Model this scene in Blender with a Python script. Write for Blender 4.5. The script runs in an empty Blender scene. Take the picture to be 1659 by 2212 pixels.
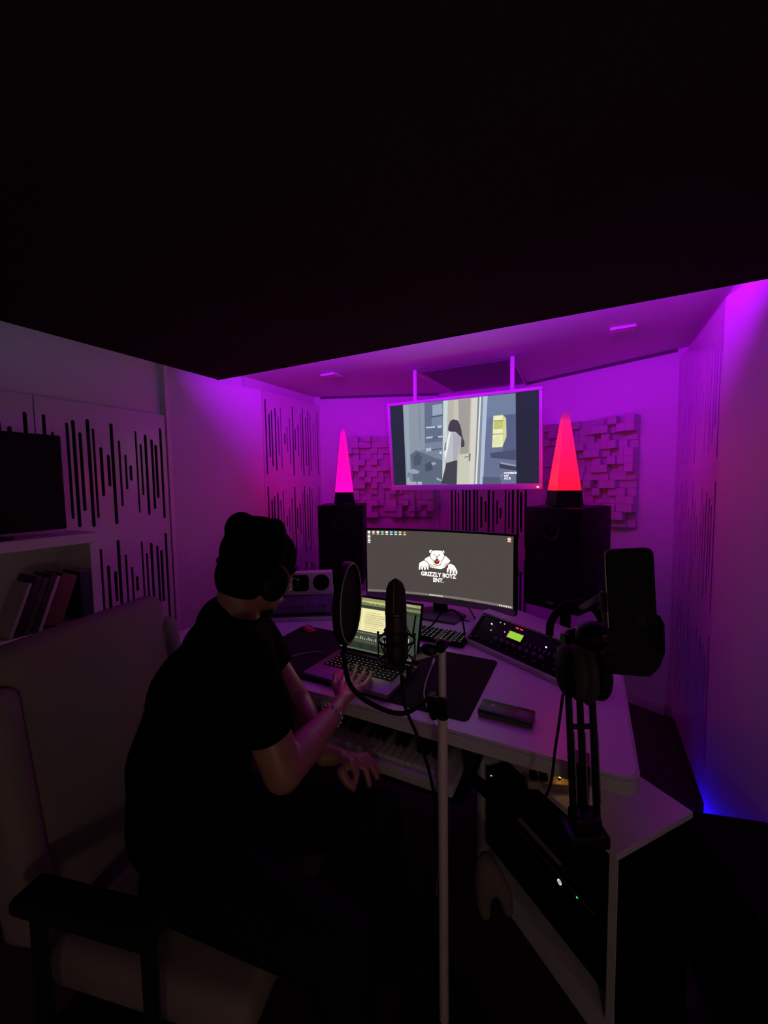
import bpy, bmesh, math, random
from mathutils import Vector, Matrix, Euler
random.seed(7)
SC = bpy.context.scene
COL = SC.collection

# ------------------------------------------------------------------ camera
IW, IH, FPX = 1659, 2212, 870.0
PITCH, ROLL, YAW = map(math.radians, (4.05, 0.86, 27.03))
CAM = Vector((0, 0, 1.45))
cF = Vector((-math.sin(YAW)*math.cos(PITCH), math.cos(YAW)*math.cos(PITCH), -math.sin(PITCH)))
_r0 = Vector((math.cos(YAW), math.sin(YAW), 0)); _u0 = _r0.cross(cF)
cR = _r0*math.cos(ROLL) - _u0*math.sin(ROLL)
cU = _u0*math.cos(ROLL) + _r0*math.sin(ROLL)
cd = bpy.data.cameras.new('camera'); cd.sensor_fit = 'HORIZONTAL'; cd.sensor_width = 36
cd.lens = FPX/IW*36; cd.clip_start = 0.02
cam = bpy.data.objects.new('camera', cd); COL.objects.link(cam)
M = Matrix((cR, cU, -cF)).transposed().to_4x4(); M.translation = CAM
cam.matrix_world = M; SC.camera = cam

# ------------------------------------------------------------------ world, exposure
w = bpy.data.worlds.new('night'); SC.world = w; w.use_nodes = True
w.node_tree.nodes['Background'].inputs[0].default_value = (0.5, 0.4, 0.5, 1)
w.node_tree.nodes['Background'].inputs[1].default_value = 0.0
SC.view_settings.view_transform = 'Standard'; SC.view_settings.look = 'None'
SC.view_settings.exposure = 0.0; SC.view_settings.gamma = 1.0; SC.view_settings.use_curve_mapping = False
SC.cycles.use_denoising = True
SC.cycles.max_bounces = 8
# strengths of the lights the room has
PURPLE, PURPLE_E = (0.46, 0.0, 1.0), 350.0
TEAL_E, BLUE_E = 4.0, 130.0
LAMP_L, LAMP_R = 1.0, 1.0

def ray(x, y): return cF + cR*((x-IW/2)/FPX) - cU*((y-IH/2)/FPX)
def at_z(x, y, z): d = ray(x, y); return CAM + d*((z-CAM.z)/d.z)
def at_x(x, y, X): d = ray(x, y); return CAM + d*(X/d.x)
def at_y(x, y, Y): d = ray(x, y); return CAM + d*(Y/d.y)
def at_d(x, y, k): return CAM + ray(x, y)*k

# ------------------------------------------------------------------ materials
MATS = {}
def mat(name, col, rough=0.5, metal=0.0, spec=0.5, noise=0.0, scale=40, bump=0.0, coat=0.0):
    if name in MATS: return MATS[name]
    m = bpy.data.materials.new(name); m.use_nodes = True; MATS[name] = m
    nt = m.node_tree; p = nt.nodes['Principled BSDF']
    p.inputs['Base Color'].default_value = (*col, 1); p.inputs['Roughness'].default_value = rough
    p.inputs['Metallic'].default_value = metal; p.inputs['Specular IOR Level'].default_value = spec
    p.inputs['Coat Weight'].default_value = coat; p.inputs['Coat Roughness'].default_value = 0.05
    if noise or bump:
        tc = nt.nodes.new('ShaderNodeTexCoord'); n = nt.nodes.new('ShaderNodeTexNoise')
        n.inputs['Scale'].default_value = scale; n.inputs['Detail'].default_value = 4
        nt.links.new(tc.outputs['Object'], n.inputs['Vector'])
        if noise:
            r = nt.nodes.new('ShaderNodeValToRGB')
            r.color_ramp.elements[0].color = (*[c*(1-noise) for c in col], 1)
            r.color_ramp.elements[1].color = (*[min(1, c*(1+noise)) for c in col], 1)
            nt.links.new(n.outputs['Fac'], r.inputs['Fac']); nt.links.new(r.outputs['Color'], p.inputs['Base Color'])
        if bump:
            b = nt.nodes.new('ShaderNodeBump'); b.inputs['Strength'].default_value = bump; b.inputs['Distance'].default_value = 0.002
            nt.links.new(n.outputs['Fac'], b.inputs['Height']); nt.links.new(b.outputs['Normal'], p.inputs['Normal'])
    return m
def glow(name, col, e, rough=0.3, base=(0.01, 0.01, 0.01), spec=0.5):
    if name in MATS: return MATS[name]
    m = mat(name, base, rough, spec=spec); p = m.node_tree.nodes['Principled BSDF']
    p.inputs['Emission Color'].default_value = (*col, 1); p.inputs['Emission Strength'].default_value = e
    return m
def srgb(r, g, b): return tuple(((c/255)/12.92 if c < 10.3 else (((c/255)+.055)/1.055)**2.4) for c in (r, g, b))
WHITE = mat('white_paint', (.72, .72, .72), .55, noise=.03, scale=6, bump=.05)
CEIL = mat('ceiling_paint', (.66, .66, .66), .6, noise=.03, scale=5, bump=.05)
GLOSSW = mat('glossy_white_board', (.7, .7, .7), .18, noise=.02, scale=5)
DESKW = mat('desk_white_laminate', (.62, .62, .62), .32, noise=.02, scale=8)
BLACKF = mat('black_felt', (.006, .006, .006), .95, spec=.1, bump=.3, scale=300)
CLOUDM = mat('black_ceiling_fabric', (.03, .022, .024), .95, spec=.05, noise=.2, scale=60, bump=.2)
BLACKP = mat('black_plastic', (.004, .004, .004), .5, spec=.15, bump=.05, scale=400)
BLACKG = mat('black_gloss', (.006, .006, .006), .12)
BLACKM = mat('black_metal', (.012, .012, .012), .4, metal=.3)
RUBBER = mat('black_rubber', (.010, .010, .010), .85, spec=.15, bump=.1, scale=200)
GREYP = mat('grey_plastic', (.10, .10, .105), .45)
LGREY = mat('light_grey_metal', (.42, .42, .43), .35, metal=.6)
CHROME = mat('chrome', (.6, .6, .6), .15, metal=1.0)
WOODW = mat('white_washed_wood', (.58, .55, .55), .6, noise=.10, scale=18, bump=.1)
FLOORM = mat('dark_red_wood_floor', (.035, .014, .010), .5, noise=.35, scale=9, bump=.1)
CREAM = mat('cream_upholstery', (.24, .20, .185), .85, noise=.06, scale=90, bump=.3)
SKIN = mat('skin', (.32, .16, .11), .38, noise=.05, scale=60, bump=.05)
SHIRT = mat('black_cotton', (.006, .006, .006), .95, spec=.05, bump=.3, scale=500)
DENIM = mat('black_denim', (.008, .008, .009), .9, spec=.08, bump=.3, scale=400)
KNIT = mat('black_knit', (.006, .006, .006), .95, spec=.05, bump=.6, scale=250)
HAIR = mat('dark_beard_hair', (.010, .007, .006), .8, bump=.6, scale=400)
PINKM = None

# ------------------------------------------------------------------ mesh helpers
def new(): return bmesh.new()
def box(bm, x0, x1, y0, y1, z0, z1, bev=0.0, seg=2, mtx=None):
    r = bmesh.ops.create_cube(bm, size=1.0)
    vs = r['verts']
    S = Matrix.Diagonal((x1-x0, y1-y0, z1-z0, 1)); T = Matrix.Translation(((x0+x1)/2, (y0+y1)/2, (z0+z1)/2))
    bmesh.ops.transform(bm, matrix=T@S, verts=vs)
    if bev:
        es = list({e for v in vs for e in v.link_edges})
        out = bmesh.ops.bevel(bm, geom=es, offset=bev, segments=seg, affect='EDGES', profile=.5)
        vs = list({v for f in out['faces'] for v in f.verts} | {v for v in vs if v.is_valid})
    if mtx is not None: bmesh.ops.transform(bm, matrix=mtx, verts=vs)
    return vs
def cyl(bm, p0, p1, r0, r1=None, seg=20, caps=True):
    p0, p1 = Vector(p0), Vector(p1); r1 = r0 if r1 is None else r1
    d = p1-p0; q = d.to_track_quat('Z', 'Y').to_matrix().to_4x4(); q.translation = (p0+p1)/2
    return bmesh.ops.create_cone(bm, cap_ends=caps, segments=seg, radius1=r0, radius2=r1, depth=d.length, matrix=q)['verts']
def ball(bm, c, r, u=20, v=12, rot=None):
    if not isinstance(r, (tuple, list)): r = (r, r, r)
    m = Matrix.Translation(Vector(c)) @ (rot.to_4x4() if rot is not None else Matrix()) @ Matrix.Diagonal((*r, 1))
    return bmesh.ops.create_uvsphere(bm, u_segments=u, v_segments=v, radius=1.0, matrix=m)['verts']
def limb(bm, pts, seg=20):
    for i, (p, r) in enumerate(pts):
        ball(bm, p, r, seg, seg//2+2)
        if i: cyl(bm, pts[i-1][0], p, pts[i-1][1], r, seg)
def smooth_pts(pts, n=8):
    P = [Vector(p) for p in pts]; P = [2*P[0]-P[1]]+P+[2*P[-1]-P[-2]]; out = []
    for i in range(1, len(P)-2):
        for k in range(n):
            t = k/n; a, b, c, d = P[i-1:i+3]
            out.append(.5*((2*b)+(c-a)*t+(2*a-5*b+4*c-d)*t*t+(3*b-a-3*c+d)*t**3))
    out.append(P[-2]); return out
def tube(bm, pts, r, seg=10, n=8, closed=False):
    P = smooth_pts(pts, n) if n > 1 else [Vector(p) for p in pts]
    if closed: P = P[:-1]
    N = len(P); rings = []; up = None
    for i, p in enumerate(P):
        if closed: t = P[(i+1) % N]-P[i-1]
        else: t = P[min(i+1, N-1)]-P[max(i-1, 0)]
        t.normalize()
        if up is None:
            up = Vector((0, 0, 1)) if abs(t.z) < .9 else Vector((1, 0, 0))
        a = t.cross(up).normalized(); b = a.cross(t).normalized(); up = b
        rr = r[i] if isinstance(r, list) else r
        rings.append([bm.verts.new(p+a*rr*math.cos(2*math.pi*k/seg)+b*rr*math.sin(2*math.pi*k/seg)) for k in range(seg)])
    m = N if closed else N-1
    for i in range(m):
        A, B = rings[i], rings[(i+1) % N]
        for k in range(seg): bm.faces.new((A[k], A[(k+1) % seg], B[(k+1) % seg], B[k]))
    if not closed:
        bm.faces.new(rings[0][::-1]); bm.faces.new(rings[-1])
def prism(bm, poly, z0, z1, bev=0.0, seg=3):
    lo = [bm.verts.new((x, y, z0)) for x, y in poly]; hi = [bm.verts.new((x, y, z1)) for x, y in poly]; n = len(poly)
    bm.faces.new(lo[::-1]); top = bm.faces.new(hi)
    fs = [bm.faces.new((lo[i], lo[(i+1) % n], hi[(i+1) % n], hi[i])) for i in range(n)]
    bmesh.ops.recalc_face_normals(bm, faces=bm.faces[:])
    if bev: bmesh.ops.bevel(bm, geom=list(top.edges), offset=bev, segments=seg, affect='EDGES')
def lathe(bm, prof, seg=32, mtx=None):
    rings = []
    for r, z in prof:
        rings.append([bm.verts.new((r*math.cos(2*math.pi*k/seg), r*math.sin(2*math.pi*k/seg), z)) for k in range(seg)])
    vs = [v for g in rings for v in g]
    for A, B in zip(rings, rings[1:]):
        for k in range(seg): bm.faces.new((A[k], A[(k+1) % seg], B[(k+1) % seg], B[k]))
    if prof[0][0] > 0: bm.faces.new(rings[0][::-1])
    if prof[-1][0] > 0: bm.faces.new(rings[-1])
    if mtx is not None: bmesh.ops.transform(bm, matrix=mtx, verts=vs)
def rrect(w, h, r, n=5, cx=0, cy=0):
    out = []
    for sx, sy, a0 in ((1, 1, 0), (-1, 1, 90), (-1, -1, 180), (1, -1, 270)):
        for k in range(n+1):
            a = math.radians(a0+90*k/n)
            out.append((cx+sx*(w/2-r)+r*math.cos(a), cy+sy*(h/2-r)+r*math.sin(a)))
    return out
def lerp(a, b, t): return Vector(a).lerp(Vector(b), t)

PM = {}
def link(o, parent=None):
    COL.objects.link(o)
    if parent is not None: o.parent = parent
    return o
def thing(name, label, cat, loc=(0, 0, 0), rz=0.0, group=None, kind=None, mtx=None):
    o = bpy.data.objects.new(name, None); o.empty_display_size = .05; COL.objects.link(o)
    m = mtx if mtx is not None else Matrix.Translation(Vector(loc)) @ Matrix.Rotation(rz, 4, 'Z')
    o.matrix_world = m; PM[o] = m
    return tag(o, label, cat, group, kind)
def tag(o, label=None, cat=None, group=None, kind=None):
    if label: o['label'] = label
    if cat: o['category'] = cat
    if group: o['group'] = group
    if kind: o['kind'] = kind
    return o
def obj(name, bm, m, parent=None, world=False, smooth=None, label=None, kind=None, angle=40):
    """one mesh object; world=True: vertices are in world space and moved under the parent"""
    bmesh.ops.recalc_face_normals(bm, faces=bm.faces[:])
    me = bpy.data.meshes.new(name)
    if world and parent is not None:
        root = parent
        while root.parent is not None: root = root.parent
        bm.transform(PM[root].inverted())
    bm.to_mesh(me); bm.free()
    for x in (m if isinstance(m, (list, tuple)) else [m]): me.materials.append(x)
    o = link(bpy.data.objects.new(name, me), parent)
    if smooth is not False:
        me.polygons.foreach_set('use_smooth', [True]*len(me.polygons))
        try: me.set_sharp_from_angle(angle=math.radians(angle))
        except Exception: pass
    if label: o['label'] = label
    if kind: o['kind'] = kind
    return o
def solo(name, bm, m, label, cat, group=None, kind=None, **k):
    o = obj(name, bm, m, **k); c = Vector((0, 0, 0)); vs = o.data.vertices
    lo = Vector([min(v.co[i] for v in vs) for i in range(3)]); hi = Vector([max(v.co[i] for v in vs) for i in range(3)])
    base = Vector(((lo.x+hi.x)/2, (lo.y+hi.y)/2, lo.z))
    o.data.transform(Matrix.Translation(-base)); o.location = base
    return tag(o, label, cat, group, kind)
def struct(name, bm, m, label=None, cat=None, **k):
    o = obj(name, bm, m, **k); o['kind'] = 'structure'
    o['label'] = label or name.replace('_', ' '); o['category'] = cat or name.split('_')[0]
    return o
def bx(*a, **k): b = new(); box(b, *a, **k); return b

# ------------------------------------------------------------------ the room
XL, XR, XC = -2.08, 0.44, -0.82          # corner panels left / right, room axis
CEILZ, FY, KY = 2.20, 3.30, 2.905         # ceiling, apex depth, corner depth
SPY, WXL, WXR = 1.62, -2.33, 0.69         # splayed panels start, side walls
def wallseg(name, a, b, z0, z1, m, label, th=.05, cat='wall'):
    a, b = Vector((*a, 0)), Vector((*b, 0)); d = b-a; n = Vector((-d.y, d.x, 0)).normalized()*th
    bm = new(); prism(bm, [(a.x, a.y), (b.x, b.y), (b.x+n.x, b.y+n.y), (a.x+n.x, a.y+n.y)], z0, z1)
    return struct(name, bm, m, label, cat)
struct('floor', bx(-2.6, 1.2, -1.4, 3.6, -.05, 0), FLOORM, 'dark reddish wooden floor of the studio', 'floor')
struct('ceiling', bx(-2.6, 1.2, -1.4, 3.6, CEILZ, CEILZ+.05), CEIL, 'white ceiling glowing violet beyond the black ceiling panel', 'ceiling')
wallseg('wall_left', (WXL, -1.3), (WXL, SPY), 0, CEILZ, WHITE, 'white left side wall behind the bookshelf')
wallseg('wall_upper_right', (XR+.05, 1.985), (.705, 1.10), 2.131, CEILZ, WHITE, 'narrow violet-lit wall strip above the right splayed panel')
wallseg('wall_upper_left', (-2.345, SPY), (XL-.05, 2.20), 2.126, CEILZ, WHITE, 'narrow violet-lit wall strip above the left splayed panel')
wallseg('wall_right', (WXR, 1.12), (WXR, -1.3), 0, CEILZ, WHITE, 'white right side wall beyond the splayed panel')
wallseg('wall_front', (WXR, -1.3), (WXL, -1.3), 0, CEILZ, WHITE, 'white wall behind the camera')
wallseg('wall_splay_left', (-2.30, SPY), (XL-.005, 2.20), 0, 2.125, WHITE, 'plain splayed panel left of the seated man, lit magenta')
wallseg('wall_splay_right', (XR+.005, 1.99), (.66, 1.10), 0, 2.13, WHITE, 'plain splayed panel at the right edge, lit violet at its top')
struct('trim_3', bx(-2.375, -2.287, 1.606, 1.63, 0, CEILZ-.001), WHITE, 'upright white edge between the left wall and the splayed panel', 'trim', smooth=False)
wallseg('wall_corner_left', (XL-.05, 2.10), (XL-.05, KY+.03), 0, CEILZ, WHITE, 'wall behind the slotted panel in the left corner')
wallseg('wall_corner_right', (XR+.05, KY+.03), (XR+.05, 1.97), 0, CEILZ, WHITE, 'wall behind the slotted panel in the right corner')
AL, AR = XC-.33, XC+.37
wallseg('wall_back_left', (XL-.06, KY-.025), (AL, FY), 0, CEILZ, WHITE, 'violet-lit back wall left of the television')
wallseg('wall_back_right', (AR, FY), (XR+.06, KY-.025), 0, CEILZ, WHITE, 'violet-lit back wall right of the television')
wallseg('wall_back_center', (AL-.01, FY+.012), (AR+.01, FY+.012), 0, CEILZ, WHITE, 'narrow flat wall in the middle of the back')
# shadow gap trims at the top of the back walls and corner beads
for i, (a, b) in enumerate((((AL, FY), (XL, KY)), ((XR, KY), (AR, FY)))):
    A, B = Vector((*a, 0)), Vector((*b, 0)); d = (B-A).normalized(); n = Vector((d.y, -d.x, 0))
    if n.y > 0: n = -n
    bm = new(); P = [A+n*.001, B+n*.001, B+n*.010, A+n*.010]
    prism(bm, [(p.x, p.y) for p in P], CEILZ-.016, CEILZ-.002)
    struct(f'trim_{i+1}', bm, mat('dark_trim', (.10, .09, .10), .7), 'dark shadow-gap strip along the top of the %s back wall' % ('left', 'right')[i], 'trim')
A, B = Vector((AR, FY, 0)), Vector((XR, KY, 0)); d = (B-A).normalized(); n = Vector((d.y, -d.x, 0)); n = n if n.y < 0 else -n
bm = new(); P = [A+n*.002, B+n*.002, B+n*.014, A+n*.014]; prism(bm, [(p.x, p.y) for p in P], 0, .07)
struct('baseboard_right', bm, WHITE, 'low baseboard under the right back wall', 'baseboard')

# black suspended ceiling panel with its LED strips on top
cloud = thing('ceiling_panel', 'large black suspended ceiling panel hanging over the whole room', 'ceiling panel', (-.6, .2, 2.05))
obj('board', bx(-1.885, .50, -1.25, 1.645, 2.05, CEILZ-.001), CLOUDM, cloud, world=True, smooth=False)
obj('edge_lip', bx(-1.888, .503, 1.6452, 1.648, 2.046, 2.075), CLOUDM, cloud, world=True, smooth=False)
def led(name, label, p0, p1, colr, e, w=.012, h=.006, group=None, up=(0, 0, 1)):
    p0, p1 = Vector(p0), Vector(p1); d = p1-p0; t = thing(name, label, 'led strip', (p0+p1)/2, 0, group)
    dx = d.normalized(); uz = Vector(up); uz = (uz-dx*uz.dot(dx)).normalized(); q = Matrix((dx, uz.cross(dx), uz)).transposed().to_4x4(); q.translation = (p0+p1)/2
    L = d.length
    obj('strip_backing', bx(-L/2, L/2, -w/2, w/2, -h, 0, mtx=q), WHITE, t, world=True, smooth=False)
    b = new(); b.faces.new([b.verts.new(q @ Vector((x, y, .0006))) for x, y in ((-L/2+.006, -w/2+.002), (L/2-.006, -w/2+.002), (L/2-.006, w/2-.002), (-L/2+.006, w/2-.002))])
    b2 = new(); box(b2, -L/2, L/2, -w/2, -w/2+.0015, .0002, h, mtx=q); box(b2, -L/2, L/2, w/2-.0015, w/2, .0002, h, mtx=q)
    for s_ in (-1, 1): box(b2, s_*(L/2-.002)-.002, s_*(L/2-.002)+.002, -w/2+.0016, w/2-.0016, .0002, h, mtx=q)
    obj('channel_rim', b2, LGREY, t, world=True, smooth=False)
    obj('diode_line', b, glow('led_'+name+label[:8], colr, e), t, world=True, smooth=False)
led('led_strip', 'violet LED strip along the front face of the black ceiling panel', (-1.87, 1.656, 2.125), (.37, 1.656, 2.125), PURPLE, PURPLE_E, up=(0, 1, 0))
led('led_strip', 'pale blue LED strip along the left face of the black ceiling panel', (-1.896, -.2, 2.13), (-1.896, 1.60, 2.13), (.05, .45, .9), TEAL_E, up=(-1, 0, 0))
led('led_strip', 'blue LED strip on the floor at the foot of the right wall', (.385, 2.06, .012), (.41, 1.90, .012), (.006, .002, 1.0), BLUE_E, up=(.45, .1, 1))

# ------------------------------------------------------------------ slotted panels
HT = [600, 347, 445, 502, 313, 490, 90, 200, 370, 552, 169, 258, 458, 542, 385, 515, 452, 293, 367, 498]
HT = [.54*v/600*(1+.2*i/19) for i, v in enumerate(HT)]
OFF = [0, .012, -.006, -.01, .02, .005, .0, .005, -.004, -.008, .01, .004, -.006, -.006, .002, -.01, .004, .006, -.006, 0]
WID = [.0115, .0125, .0115, .012, .009, .008, .0115, .009, .009, .0125, .012, .012, .009, .0125, .0115, .012, .010, .0085, .008, .0105]
def slot_panel(name, label, a, b, z0, z1, rows, flip=False, th=.006, m=GLOSSW):
    """a->b is the panel's lower edge seen from the room, left to right; slots are real openings over a black felt backing"""
    a, b = Vector((*a, z0)), Vector((*b, z0)); d = b-a; W = d.length; d.normalize()
    n = Vector((d.y, -d.x, 0))            # into the room
    mt = Matrix((d, Vector((0, 0, 1)), n)).transposed().to_4x4(); mt.translation = a
    t = thing(name, label, 'acoustic panel', a, 0, 'slotted acoustic panels')
    cu = bpy.data.curves.new('plate', 'CURVE'); cu.dimensions = '2D'; cu.fill_mode = 'BOTH'; cu.extrude = th/2
    def spl(pts):
        s = cu.splines.new('POLY'); s.points.add(len(pts)-1); s.use_cyclic_u = True
        for p, q in zip(s.points, pts): p.co = (*q, 0, 1)
    spl([(0, 0), (W, 0), (W, z1-z0), (0, z1-z0)])
    for zc in rows:
        for i in range(20):
            h, wd = HT[i], WID[i]*1.42; x = .05*W + (.90*W)*(i/19.0) + .004*math.sin(i*2.3)
            if flip: x = W-x
            y0, y1 = zc+OFF[i]-h/2-z0, zc+OFF[i]+h/2-z0
            y0, y1 = max(y0, .02), min(y1, z1-z0-.02)
            if y1-y0 < wd*1.5: continue
            pts = []
            for k in range(7): an = math.pi*k/6; pts.append((x+wd/2*math.cos(an), y1-wd/2+wd/2*math.sin(an)))
            for k in range(7): an = math.pi+math.pi*k/6; pts.append((x+wd/2*math.cos(an), y0+wd/2+wd/2*math.sin(an)))
            spl(pts[::-1])
    o = bpy.data.objects.new('tmp', cu); COL.objects.link(o)
    me = bpy.data.meshes.new_from_object(o.evaluated_get(bpy.context.evaluated_depsgraph_get()))
    bpy.data.objects.remove(o); me.transform(PM[t].inverted() @ mt @ Matrix.Translation((0, 0, -th/2)))
    me.materials.clear(); me.materials.append(m)
    p = link(bpy.data.objects.new('front_plate', me), t)
    bm = bx(.005, W-.005, .005, z1-z0-.005, -th-.010, -th-.0015, mtx=mt); obj('felt_backing', bm, BLACKF, t, world=True, smooth=False)
    return t
slot_panel('acoustic_panel', 'glossy white slotted panel on the left wall nearest the splayed panel', (-2.295, .955), (-2.295, 1.600), .10, 1.88, (.27, .90, 1.53), flip=True)
slot_panel('acoustic_panel', 'white slotted panel on the left wall half hidden by the black screen', (-2.295, .295), (-2.295, .950), .10, 1.88, (.27, .90, 1.53), flip=True)
slot_panel('acoustic_panel', 'violet-lit slotted panel in the left corner behind the small loudspeaker', (XL-.01, 2.208), (XL-.01, 2.90), .10, 2.13, (.54, 1.17, 1.80))
slot_panel('acoustic_panel', 'slotted panel in the middle of the back wall under the television', (-1.065, FY-.02), (-.405, FY-.02), .10, 2.17, (.57, 1.20, 1.83), flip=True)
slot_panel('acoustic_panel', 'slotted panel in the right corner beyond the right diffuser', (XR+.01, 2.90), (XR+.01, 1.998), .10, 2.13, (.54, 1.17, 1.80), flip=True)

# ------------------------------------------------------------------ wooden block diffusers
def diffuser(label, a, b, t0, t1, z0, z1, nx, nz, seed):
    rnd = random.Random(seed)
    a, b = Vector((*a, 0)), Vector((*b, 0)); d = (b-a).normalized(); n = Vector((d.y, -d.x, 0)); n = n if n.y < 0 else -n
    L = (b-a).length
    p = a+d*t0; W = t1-t0
    mt = Matrix((d, n, Vector((0, 0, 1)))).transposed().to_4x4(); mt.translation = Vector((p.x, p.y, z0))
    t = thing('wooden_diffuser', label, 'sound diffuser', mtx=mt, group='wooden block diffusers')
    obj('backing_board', bx(0, W, .002, .012, 0, z1-z0), WOODW, t, smooth=False)
    cw, ch = W/nx, (z1-z0)/nz
    me = None
    for i in range(nx):
        for k in range(nz):
            h = rnd.choice((.012, .025, .045, .07, .095))
            if me is None:
                bm = bx(-.5, .5, 0, 1, -.5, .5); o = obj('block', bm, WOODW, t, smooth=False); me = o.data
            else: o = link(bpy.data.objects.new('block', me), t)
            o.location = ((i+.5)*cw, .0125, (k+.5)*ch); o.scale = (cw*.975, h, ch*.975)
            o.rotation_euler.y = rnd.uniform(-.012, .012)
    return t
def tpar(a, b, x): return ((x-a[0])/(b[0]-a[0]))*math.hypot(b[0]-a[0], b[1]-a[1])
LA, LB = (XL, KY), (AL, FY); RA, RB = (AR, FY), (XR, KY)
diffuser('pale wooden block diffuser on the back wall left of the television', LA, LB, tpar(LA, LB, -1.87), tpar(LA, LB, -1.20), 1.165, 1.85, 14, 14, 3)
diffuser('pale wooden block diffuser on the back wall behind the red lamp', RA, RB, tpar(RA, RB, -.27), tpar(RA, RB, .275), 1.15, 1.85, 12, 14, 5)

# ------------------------------------------------------------------ ceiling plates
for (px, py), lb in (((707, 809), 'small square plate on the ceiling left of the television'), ((1346, 707), 'small square plate on the ceiling right of the television')):
    c = at_z(px, py, CEILZ-.01)
    t = thing('ceiling_plate', lb, 'ceiling plate', (c.x, c.y, CEILZ-.012), 0, 'ceiling plates')
    obj('plate', bx(-.055, .055, 0, .11, 0, .0115, bev=.003), WHITE, t); obj('lip', bx(-.055, .055, -.004, 0, -.004, .008, bev=.001), WHITE, t)

# ------------------------------------------------------------------ television
TW, TH, TT = .962, .575, math.radians(6.0)
tvc = Vector((-.722, 2.47, 1.69))
tvm = Matrix.Translation(tvc) @ Matrix.Rotation(math.radians(0), 4, 'Z') @ Matrix.Rotation(TT, 4, 'X')
tv = thing('television', 'white-framed flat television hanging under the ceiling, showing a man by a door', 'television', mtx=tvm)
TVW = mat('tv_white_plastic', (.62, .62, .62), .35)
bm = new(); sw, sh = .924, .522; zoff = .008    # screen opening
for (x0, x1, z0, z1) in ((-TW/2, TW/2, zoff+sh/2, TH/2), (-TW/2, TW/2, -TH/2, zoff-sh/2), (-TW/2, -sw/2, zoff-sh/2, zoff+sh/2), (sw/2, TW/2, zoff-sh/2, zoff+sh/2)):
    box(bm, x0, x1, -.02, .02, z0, z1, bev=.003)
obj('frame', bm, TVW, tv)
obj('back_shell', bx(-TW/2+.02, TW/2-.02, .0205, .05, -TH/2+.02, TH/2-.02, bev=.008), TVW, tv)
TVB = glow('tv_black_bars', srgb(34, 40, 56), 1.0, rough=.08, base=(.01, .01, .012))
screen = obj('screen', bx(-sw/2-.001, sw/2+.001, -.012, .015, zoff-sh/2-.001, zoff+sh/2+.001), TVB, tv, smooth=False)
obj('power_light', bx(.452, .462, -.022, -.0195, -.275, -.270), glow('tv_led', srgb(230, 255, 120), 3), tv)
b = new(); cyl(b, (-.44, 0, -.288), (-.44, 0, -.298), .006); obj('foot_stud', b, BLACKP, tv)
# the picture: flat print, built in the screen's own pixel frame measured from the zoom of the screen
TVX0, TVX1, TVY0, TVY1 = 22, 1570, 60, 1020
def tvu(x, y):
    # the zoomed screen is a trapezoid: left edge x 22..70, top edge y 205..55, bottom y 1020
    v = (y-(205-(x-22)/1548*150))/(1020-(205-(x-22)/1548*150))
    xl = 22+48*v; xr = 1572-6*v
    return ((x-xl)/(xr-xl)-.5)*sw, zoff+(.5-v)*sh
pics = []
def pic(col, pts, e=1.0): pics.append((col, pts, e))
BG = (118, 132, 152)
pic(BG, [(180, 190), (1362, 80), (1362, 1018), (218, 1018)])
pic((138, 150, 163), [(180, 190), (430, 165), (430, 640), (250, 700), (218, 1018), (212, 1018)])
pic((150, 164, 176), [(185, 190), (245, 185), (262, 860), (225, 900)])
pic((120, 132, 150), [(365, 175), (375, 174), (380, 560), (370, 560)])
pic((98, 110, 134), [(432, 165), (636, 150), (636, 560), (432, 580)])
for y in (300, 410, 520, 640): pic((78, 88, 110), [(500, y+6), (636, y-10), (636, y), (500, y+18)])
pic((150, 165, 188), [(520, 190), (630, 175), (630, 280), (520, 300)]); pic((120, 135, 160), [(510, 320), (630, 300), (630, 395), (510, 405)])
pic((185, 195, 210), [(570, 400), (622, 395), (622, 420), (572, 424)]); pic((190, 200, 214), [(445, 412), (550, 404), (550, 420), (447, 426)])
pic((180, 190, 205), [(445, 515), (520, 508), (520, 528), (447, 532)]); pic((190, 200, 214), [(578, 508), (628, 504), (628, 520), (580, 522)])
pic((175, 185, 200), [(440, 635), (500, 625), (505, 660), (445, 668)]); pic((210, 215, 222), [(590, 670), (618, 666), (618, 690), (596, 692)])
pic((92, 104, 124), [(262, 700), (330, 650), (400, 700), (420, 780), (560, 740), (625, 760), (625, 1018), (300, 1018), (285, 860)])
pic((76, 86, 104), [(300, 720), (350, 670), (400, 730), (380, 800), (310, 820)]); pic((70, 80, 100), [(430, 800), (500, 770), (520, 860), (440, 880)])
pic((150, 160, 175), [(240, 860), (300, 846), (372, 876), (350, 900), (300, 902), (250, 888)])
pic((158, 168, 182), [(500, 790), (540, 775), (560, 800), (520, 812)]); pic((160, 170, 182), [(220, 950), (250, 930), (262, 985), (330, 985), (335, 1018), (222, 1018)])
pic((165, 172, 182), [(560, 940), (620, 970), (610, 985), (560, 965)]); pic((170, 178, 186), [(345, 985), (395, 985), (395, 1018), (345, 1018)])
pic((200, 212, 212), [(640, 148), (690, 143), (675, 560), (650, 960), (622, 980)])
pic((182, 180, 168), [(690, 143), (1000, 115), (960, 1018), (660, 1018), (680, 560)])
pic((160, 156, 150), [(800, 140), (925, 128), (900, 690), (815, 695)]); pic((196, 194, 178), [(755, 142), (800, 140), (800, 400), (745, 400)])
pic((200, 200, 184), [(800, 700), (930, 690), (905, 1018), (780, 1018)]); pic((212, 210, 196), [(935, 124), (1000, 116), (950, 1018), (905, 1018)])
pic((120, 118, 118), [(905, 695), (924, 690), (918, 770), (902, 776)]); pic((130, 126, 124), [(860, 726), (906, 714), (906, 724), (862, 738)])
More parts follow.
